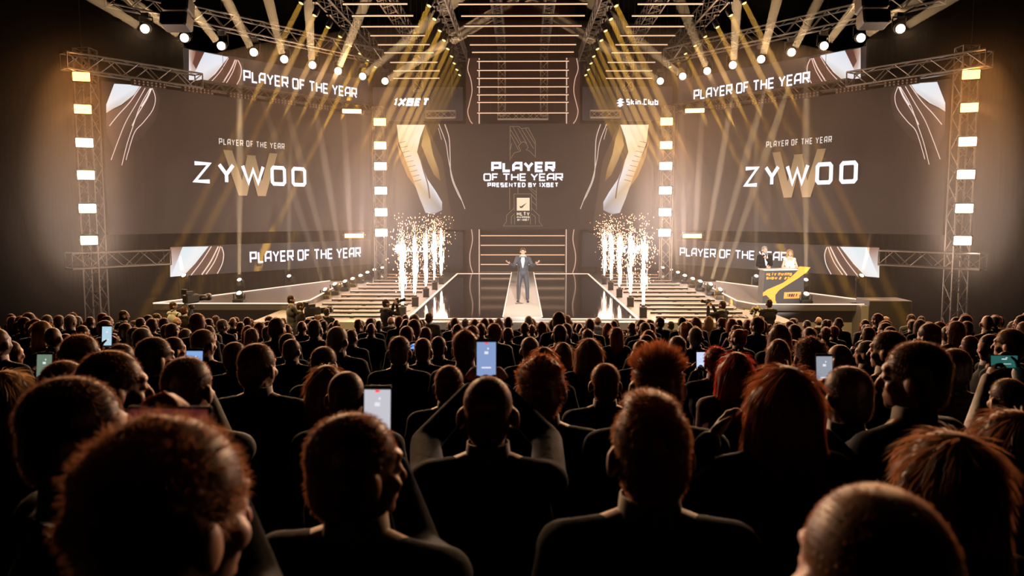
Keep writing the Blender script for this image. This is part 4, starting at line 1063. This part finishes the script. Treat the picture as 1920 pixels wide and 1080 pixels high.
for X, Y, hs, mk, k, r_, px in fill:
    fem = rnd.random() < .22
    style = rnd.choice(['long', 'long', 'bun']) if fem else rnd.choice(['short'] * 6 + ['wavy', 'buzz', 'curly', 'bald'])
    hair = rnd.choice(['black', 'black', 'brown', 'brown', 'light brown'] + (['blond', 'ginger'] if fem else ['grey']))
    cloth = rnd.choice(['black', 'black', 'black', 'navy', 'charcoal', 'charcoal', 'brown', 'grey'] + (['maroon', 'white'] if fem else []))
    yaw = rnd.choice([0, 0, 0, 20, -20, 40, -40]); inward = (px - 960) / 960
    face = -inward * rnd.uniform(0, 35) + rnd.uniform(-8, 8)
    pose = rnd.choice(['down'] * 5 + ['clap'] * 2)
    hw = '' if style == 'bald' else hair.replace('light brown', 'light-brown') + ' '
    person((X, Y, floor_z(Y)), face, hs, f'{hw}{ADJ[style]} guest in {cloth}, {ORD[k - 1]} from left below {mk}, {ORD[r_]} row back', style, hair, cloth, pose, yaw, rnd.choice([0, 0, 0, 1, 1, 2]), 0, 'f' if fem else 'm', 'guests standing in rows below the stage', key=pose)
# ------------------------------------------------------------------ spark fountains along the mirror floor
M_JET = mat('spark_core', emit=(1.0, .80, .58), strength=7)
M_SPARK = mat('spark_dots', emit=(1.0, .50, .30), strength=4)
SPY = [22.6, 25.3, 28.2, 31.0, 33.5]
for s in (-1, 1):
    side = 'left' if s < 0 else 'right'
    for k, Y in enumerate(SPY):
        x = s * 3.42; z = DECK
        t = empty('spark_machine', (x, Y, z))
        MB().bbox((x, Y, z + .16), (.20, .20, .30), None, .02).build('housing', mat('machine_dark', (.03, .025, .022), .5), t)
        MB().lathe([(.05, .30), (.05, .36), (.035, .36), (.03, .33)], (x, Y, z), n=12).build('nozzle', M_TRUSS_D, t)
        f = MB()
        for q in (-1, 1): f.box((x + q * .08, Y, z + .01), (.04, .24, .02))
        f.build('foot_rails', M_BLACK, t)
        tag(t, f'dark spark machine, {ORD[k]} from the front along the {side} edge of the mirror floor', 'spark machine', f'spark machines on the {side}')
        rnd = random.Random(31 * k + s); j = MB(); d = MB()
        for i in range(150):
            a, r = rnd.uniform(0, 6.28), abs(rnd.gauss(0, .024)); z0 = rnd.uniform(.36, 1.9); L = rnd.uniform(.15, .5); g = 1 + z0 * .8
            p = V((x + r * math.cos(a) * g, Y + r * math.sin(a) * g, z + z0))
            j.bar(p, p + V((math.cos(a) * r * .3, math.sin(a) * r * .3, L)), rnd.uniform(.004, .012), 4, .002)
        for i in range(330):
            a = rnd.uniform(0, 6.28); z0 = rnd.triangular(.5, 3.0, 2.0); r = abs(rnd.gauss(0, .10 + .13 * z0 / 2)) 
            p = V((x + r * math.cos(a), Y + r * math.sin(a), z + z0)); q = rnd.uniform(.008, .017)
            d.add([p + V(v) * q for v in ((1, 0, 0), (-1, 0, 0), (0, 1, 0), (0, -1, 0), (0, 0, 1.6), (0, 0, -1.6))], [(0, 2, 4), (2, 1, 4), (1, 3, 4), (3, 0, 4), (2, 0, 5), (1, 2, 5), (3, 1, 5), (0, 3, 5)])
        st = j.build('spark_jet', M_JET, origin=(x, Y, z + .36)); tag(st, f'white-hot jet of sparks, {ORD[k]} from the front on the {side}', 'sparks', f'spark jets on the {side}', 'stuff')
        d.build('flying_sparks', M_SPARK, st)['kind'] = 'stuff'
        lamp('POINT', (x, Y, z + 1.5), 65, (1, .72, .5), st, shadow_soft_size=.25)
        st.children[-1]
# ------------------------------------------------------------------ the winner on the runway
w = at(980.5, 569.5, 25.6)
FZ = DECK + .1
win = person((w.x, 25.6, FZ), 182, 1.0, 'man in grey tuxedo with bow tie, arms spread, alone on the runway', 'short', 'brown', 'slate', 'open', 0, 0, 1, legs=.13, key='winner')
def front_parts(b, tie=True, beard=None):
    m = MB(); m.add([V(p) for p in ((-.045, .118, 1.465), (.045, .118, 1.465), (.062, .142, 1.36), (.012, .146, 1.12), (-.012, .146, 1.12), (-.062, .142, 1.36))], [(0, 1, 2, 3, 4, 5)])
    add_mesh('shirt_front', m.mesh('shirt_front', M_SHIRT), mat('shirt_bright', (.8, .78, .78), .7), b).modifiers.new('s', 'SOLIDIFY').thickness = .008
    if tie:
        k = MB()
        for q in (-1, 1): k.add([V(p) for p in ((0, .122, 1.463), (q * .06, .118, 1.485), (q * .06, .118, 1.437))], [(0, 1, 2) if q > 0 else (0, 2, 1)])
        k.ell((0, .124, 1.462), (.012, .01, .013)); add_mesh('bow_tie', k.mesh('bow_tie', M_BLACK), M_BLACK, b).modifiers.new('s', 'SOLIDIFY').thickness = .016
    e = MB()
    for q in (-1, 1): e.ell((q * .031, .087, 1.634), .0095, 8, 6)
    add_mesh('eyes', e.mesh('eyes', M_BLACK), mat('eye_dark', (.02, .015, .012), .2), b)
    mo = MB().ell((0, .092, 1.567), (.022, .005, .004)); add_mesh('mouth', mo.mesh('mouth', M_BLACK), mat('lip', (.25, .08, .07), .5), b)
    sh = MB()
    for q in (-1, 1): sh.ell((q * .13 * 1.25, .055, .045), (.05, .135, .045))
    add_mesh('shoes', sh.mesh('shoes', M_SHOE), M_SHOE, b)
    if beard:
        bd = MB(); bd.ell((0, .055, 1.548), (.055, .05, .045)); bd.ell((0, .088, 1.582), (.032, .016, .008))
        add_mesh('beard', remesh(bd, 'beard', .009, 2), HAIR[beard], b)
front_parts(win)
st = empty('microphone_stand', (w.x - .12, 25.25, FZ))
x, y = w.x - .12, 25.25
MB().lathe([(.13, 0), (.13, .015), (.03, .03), (.012, .04)], (x, y, FZ), n=20).build('base', M_TRUSS_D, st)
MB().bar((x, y, FZ + .03), (x, y, FZ + 1.0), .011, 8).build('pole', M_TRUSS_D, st)
MB().bar((x, y, FZ + 1.0), (x, y + .03, FZ + 1.14), .014, 8).ell((x, y + .04, FZ + 1.17), .026).build('microphone', M_BLACK, st)
tag(st, 'thin microphone stand with round base in front of the man on the runway', 'microphone stand')
# ------------------------------------------------------------------ podium with its two hosts
LY = 24.42
pod = empty('podium', at(1470, 571, LY)); pod.location.z = PZ
def P(px, py, o=0.0): return at(px, py, LY) + V((0, -o, 0))
fr = [P(1429, 572), P(1507, 572), P(1507.5, 506.5), P(1434, 507.5)]
for q in fr[:2]: q.z = PZ
MB().slab(fr, (0, .55, 0)).build('body', mat('podium_dark', (.018, .014, .014), .45), pod)
MB().slab([P(1432, 507.5), P(1509, 506.5), P(1509, 504.5), P(1432, 505.5)], (0, .6, 0)).build('top', mat('podium_top', (.5, .48, .46), .4), pod)
M_OR = mat('orange_paint', (.70, .22, .012), .5); M_OR2 = mat('orange_plaque', (.70, .19, .03), .5)
sw = [(1497, 506), (1495, 502), (1499, 499.5), (1519, 501), (1513, 509), (1496, 521.5), (1476, 534), (1460, 544), (1453, 553), (1453, 562), (1456, 571), (1447, 571), (1443, 560), (1436, 553), (1430, 555), (1430, 549), (1438, 543), (1452, 537), (1468, 530), (1483, 519)]
MB().slab([P(*q, .035) for q in sw], (0, .03, 0)).build('orange_swoosh', M_OR, pod)
OO = P(1430, 560, .012)
text_px('HLTV AWARD', (1436, 517), (1484, 516.5), 511.5, OO, nf, uf, .3, slant=.15, gap=.25).build('lettering', M_OR, pod)
text_px('SHOW 2023', (1436, 524), (1479, 523.5), 519, OO, nf, uf, .3, slant=.15, gap=.25).build('lettering', M_OR, pod)
MB().slab([P(1469, 560, .02), P(1500, 559, .02), P(1501.5, 547, .02), P(1470, 548, .02)], (0, .015, 0)).build('plaque', M_OR2, pod)
text_px('1XBET', (1475, 556.5), (1494, 556), 550.5, P(1470, 556, .022), nf, uf, .3, slant=.2, gap=.25).build('lettering', M_BLACK, pod)
tag(pod, 'dark podium with an orange swoosh and lettering on the right wing platform', 'podium')
c = at(1434, 461, 25.3)
man = person((c.x, 25.3, PZ), 172, (c.z - PZ) / 1.765, 'man in dark suit and white shirt speaking at the podium', 'short', 'grey', 'black', {-1: V((.01, .20, 1.36)), 'else': 'fold', 'hint': (.6, -.1, -.8)}, 0, 0, 1, legs=.10, key='host')
front_parts(man, False, 'grey')
mp = man.matrix_basis @ V((.01, .17, 1.46))
mic = empty('microphone', mp)
MB().bar(mp - V((0, 0, .14)), mp + V((0, 0, .02)), .014, 10, .02).build('handle', M_BLACK, mic); MB().ell(mp + V((0, 0, .045)), .03).build('head', M_TRUSS_D, mic)
tag(mic, 'handheld microphone at the mouth of the man behind the podium', 'microphone')
c = at(1481, 467, 25.25)
wo = person((c.x, 25.25, PZ), 178, (c.z - PZ) / 1.765, 'blond woman in a white dress standing at the podium', 'long', 'blond', 'white', 'fold', 0, 0, 1, 'f', dress=True, key='hostess')
front_parts(wo, False)
ch = list(wo.children)
for o in ch:
    if o.name.startswith('shirt_front') : bpy.data.objects.remove(o)
cp = wo.matrix_basis @ V((0, .27, 1.13))
cd = MB().bbox(cp, (.16, .012, .22), Matrix.Rotation(.5, 3, 'X'), .004).build('cue_card', mat('card_white', (.7, .68, .66), .7)); tag(cd, 'white cue card held by the woman at the podium', 'card')

# ------------------------------------------------------------------ crews in the pit before the stage
def crew(px, top, Y, face, label, cloth, pose, hair='black', style='short', skin=0, yaw=0, h=1.765):
    c = at(px, top, Y); fz = c.z - h
    person((c.x, Y, fz), face, h / 1.765, label, style, hair, cloth, pose, yaw, skin, 0)
    return V((c.x, Y, fz))
def riser(x0, x1, z, label, Y=20.95):
    m = MB().box(((x0 + x1) / 2, Y, z - .04), (x1 - x0, .9, .08))
    for a in (x0 + .08, x1 - .08):
        for b in (-.38, .38): m.box((a, Y + b, (z - .08) / 2), (.06, .06, z - .08))
    tag(m.build('camera_riser', M_BLACK, origin=((x0 + x1) / 2, Y, 0)), label, 'riser')
def still_camera(p, d, label):
    p, d = V(p), V(d).normalized(); t = empty('photo_camera', p); a = V((0, 0, 1)).cross(d).normalized(); u = d.cross(a); M = Matrix((a, d, u)).transposed()
    MB().bbox(p, (.15, .08, .11), M, .02).box(p + u * .075, (.06, .06, .05), M).build('body', M_BODY, t)
    MB().lathe([(.035, .04), (.042, .07), (.042, .2), (.05, .22), (.05, .25), (.03, .24)], p, d, 14).build('lens', M_PHONE, t)
    return tag(t, label, 'camera')
f = crew(724, 560, 20.9, 45, 'photographer in silhouette raising a camera toward the left sparks', 'black', {-1: V((-.06, .28, 1.60)), 1: V((.07, .28, 1.60))}, yaw=15)
cp = f + Matrix.Rotation(R(-45), 3, 'Z') @ V((0, .36, 1.66)); still_camera(cp, (.7, .7, .15), 'camera with lens held up by the photographer before the left sparks')
riser(f.x - .7, f.x + .7, f.z, 'low dark riser under the photographer before the left sparks')
a = crew(546, 553, 21.0, 60, 'tall camera operator standing at the left broadcast camera', 'grey', {-1: V((-.1, .40, 1.2)), 1: V((.1, .42, 1.2))}, yaw=20)
b = crew(563, 566, 20.75, 60, 'crew member with headset crouching beside the left broadcast camera', 'brown', 'fold', 'brown', yaw=10, h=1.68)
c = crew(613, 577, 20.9, 20, 'crew member with round headphones right of the left broadcast camera', 'black', 'down', h=1.6)
riser(a.x - .6, c.x + .6, min(a.z, b.z, c.z), 'long low dark riser under the left camera crew')
for q in (a, b, c):
    if q.z - min(a.z, b.z, c.z) > .03: tag(MB().box((q.x, q.y, (q.z + min(a.z, b.z, c.z)) / 2), (.42, .42, q.z - min(a.z, b.z, c.z))).build('step_box', M_BLACK), 'black step box under the %s of the left camera crew' % ('tallest' if q is a else 'second' if q is b else 'shortest'), 'box')
def broadcast_camera(px, py, Y, fz, face, label):
    p = at(px, py, Y); t = empty('broadcast_camera', (p.x, p.y, fz)); M = Matrix.Rotation(R(-face), 3, 'Z'); d = M @ V((0, 1, 0))
    MB().bbox(p, (.2, .42, .24), M, .03).box(p + V((0, 0, .16)) - d * .05, (.1, .22, .08), M).build('body', M_BODY, t)
    ln = MB().lathe([(.07, .2), (.085, .26), (.085, .5), (.07, .52)], p, d, 16).build('lens', M_PHONE, t); sub(MB().lathe([(.088, .48), (.1, .54), (.1, .6), (.07, .58)], p, d, 16), 'lens_hood', M_BODY, ln)
    MB().bbox(p - d * .2 + V((0, 0, .2)), (.2, .04, .14), M, .01).build('viewfinder', M_BODY, t)
    m = MB(); h = p - V((0, 0, .16)); m.lathe([(.07, -.12), (.09, 0)], h, n=12)
    for k in range(3):
        an = k * 2.09 + .5; m.bar(h - V((0, 0, .1)), (p.x + .34 * math.cos(an), p.y + .34 * math.sin(an), fz + .01), .022, 8)
    m.build('tripod', M_BODY, t)
    m = MB().bar(p - d * .15 - V((0, 0, .1)), p - d * .6 - V((0, 0, .28)), .014, 8); m.build('pan_handle', M_BODY, t)
    return tag(t, label, 'camera')
broadcast_camera(586, 584, 20.95, min(a.z, b.z, c.z), 40, 'broadcast camera on a tripod among the left camera crew')
a = crew(325, 565, 21.0, 30, 'crew member in white shirt left of the tripod camera at far left', 'white', 'fold', 'brown', yaw=30)
b = crew(346, 574, 20.8, 20, 'crew member in yellowish jacket behind the tripod camera at far left', 'brown', {-1: V((-.1, .36, 1.3)), 1: V((.1, .36, 1.3))}, 'ginger', h=1.7)
riser(a.x - .6, b.x + 1.2, min(a.z, b.z), 'low dark riser under the far left camera pair')
broadcast_camera(358, 560, 21.15, min(a.z, b.z), 30, 'broadcast camera raised high on its tripod at far left')
a = crew(1354, 563, 20.9, -35, 'crew member filming with both arms raised, before the right floor lamps', 'charcoal', {-1: V((-.12, .36, 1.58)), 1: V((.05, .36, 1.58))}, yaw=-10)
riser(a.x - .6, a.x + .7, a.z, 'low dark riser under the crew member before the right floor lamps')
cp = a + Matrix.Rotation(R(35), 3, 'Z') @ V((-.03, .44, 1.66)); still_camera(cp, (-.5, .8, .1), 'small camera held high before the right floor lamps')
a = crew(1442, 560, 20.9, -10, 'crew member with headset holding a bouquet before the podium', 'charcoal', {-1: V((-.22, .22, 1.12)), 1: V((-.1, .25, 1.08))}, yaw=0)
riser(a.x - .7, a.x + .6, a.z, 'low dark riser under the crew member before the podium')
bq = a + V((-.27, .12, 1.26)); t = empty('bouquet', bq); rnd = random.Random(4)
MB().lathe([(.03, -.22), (.1, 0), (.12, .05)], bq, n=12).build('wrapping', mat('paper_cream', (.55, .48, .32), .7), t)
m, m2 = MB(), MB()
for k in range(34):
    n = V((rnd.gauss(0, 1), rnd.gauss(0, 1), rnd.gauss(.5, .8))).normalized(); p = bq + V((0, 0, .12)) + n * .15
    if k % 2: m.ell(p, rnd.uniform(.03, .045), 8, 5)
    else: m2.bar(p - n * .05, p + n * .06, .022, 5, .004)
m.build('blossoms', mat('blossom_yellow', (.6, .5, .25), .7), t); m2.build('leaves', mat('leaf_green', (.10, .14, .05), .7), t)
tag(t, 'yellowish bouquet of flowers held before the podium', 'bouquet')
c = at(181, 534, 30.0)
person((c.x, 30.0, 0), 25, c.z / 1.765, 'lone person in light clothes filming beside the far left drape', 'short', 'light brown', 'grey', {-1: V((.0, .34, 1.42)), 1: V((.12, .34, 1.42))}, 20, 0, 0, trousers='white')
# glasses of the man at the left edge
gm = next(o for o in bpy.data.objects if o.get('label', '').startswith('dark-haired man in profile with glasses'))
g = MB()
for q in (-1, 1):
    ring = [V((q * .033 + .024 * math.cos(a), .104, 1.632 + .019 * math.sin(a))) for a in [k * math.pi / 7 for k in range(15)]]
    g.tube(ring, .0022, 6); g.bar((q * .057, .102, 1.638), (q * .082, .0, 1.632), .0022, 6)
g.bar((-.010, .106, 1.636), (.010, .106, 1.636), .0022, 6)
go = add_mesh('glasses', g.mesh('glasses', M_TRUSS), mat('glasses_metal', (.7, .68, .66), .25, .9), gm); go.rotation_euler = (0, 0, R(-35))
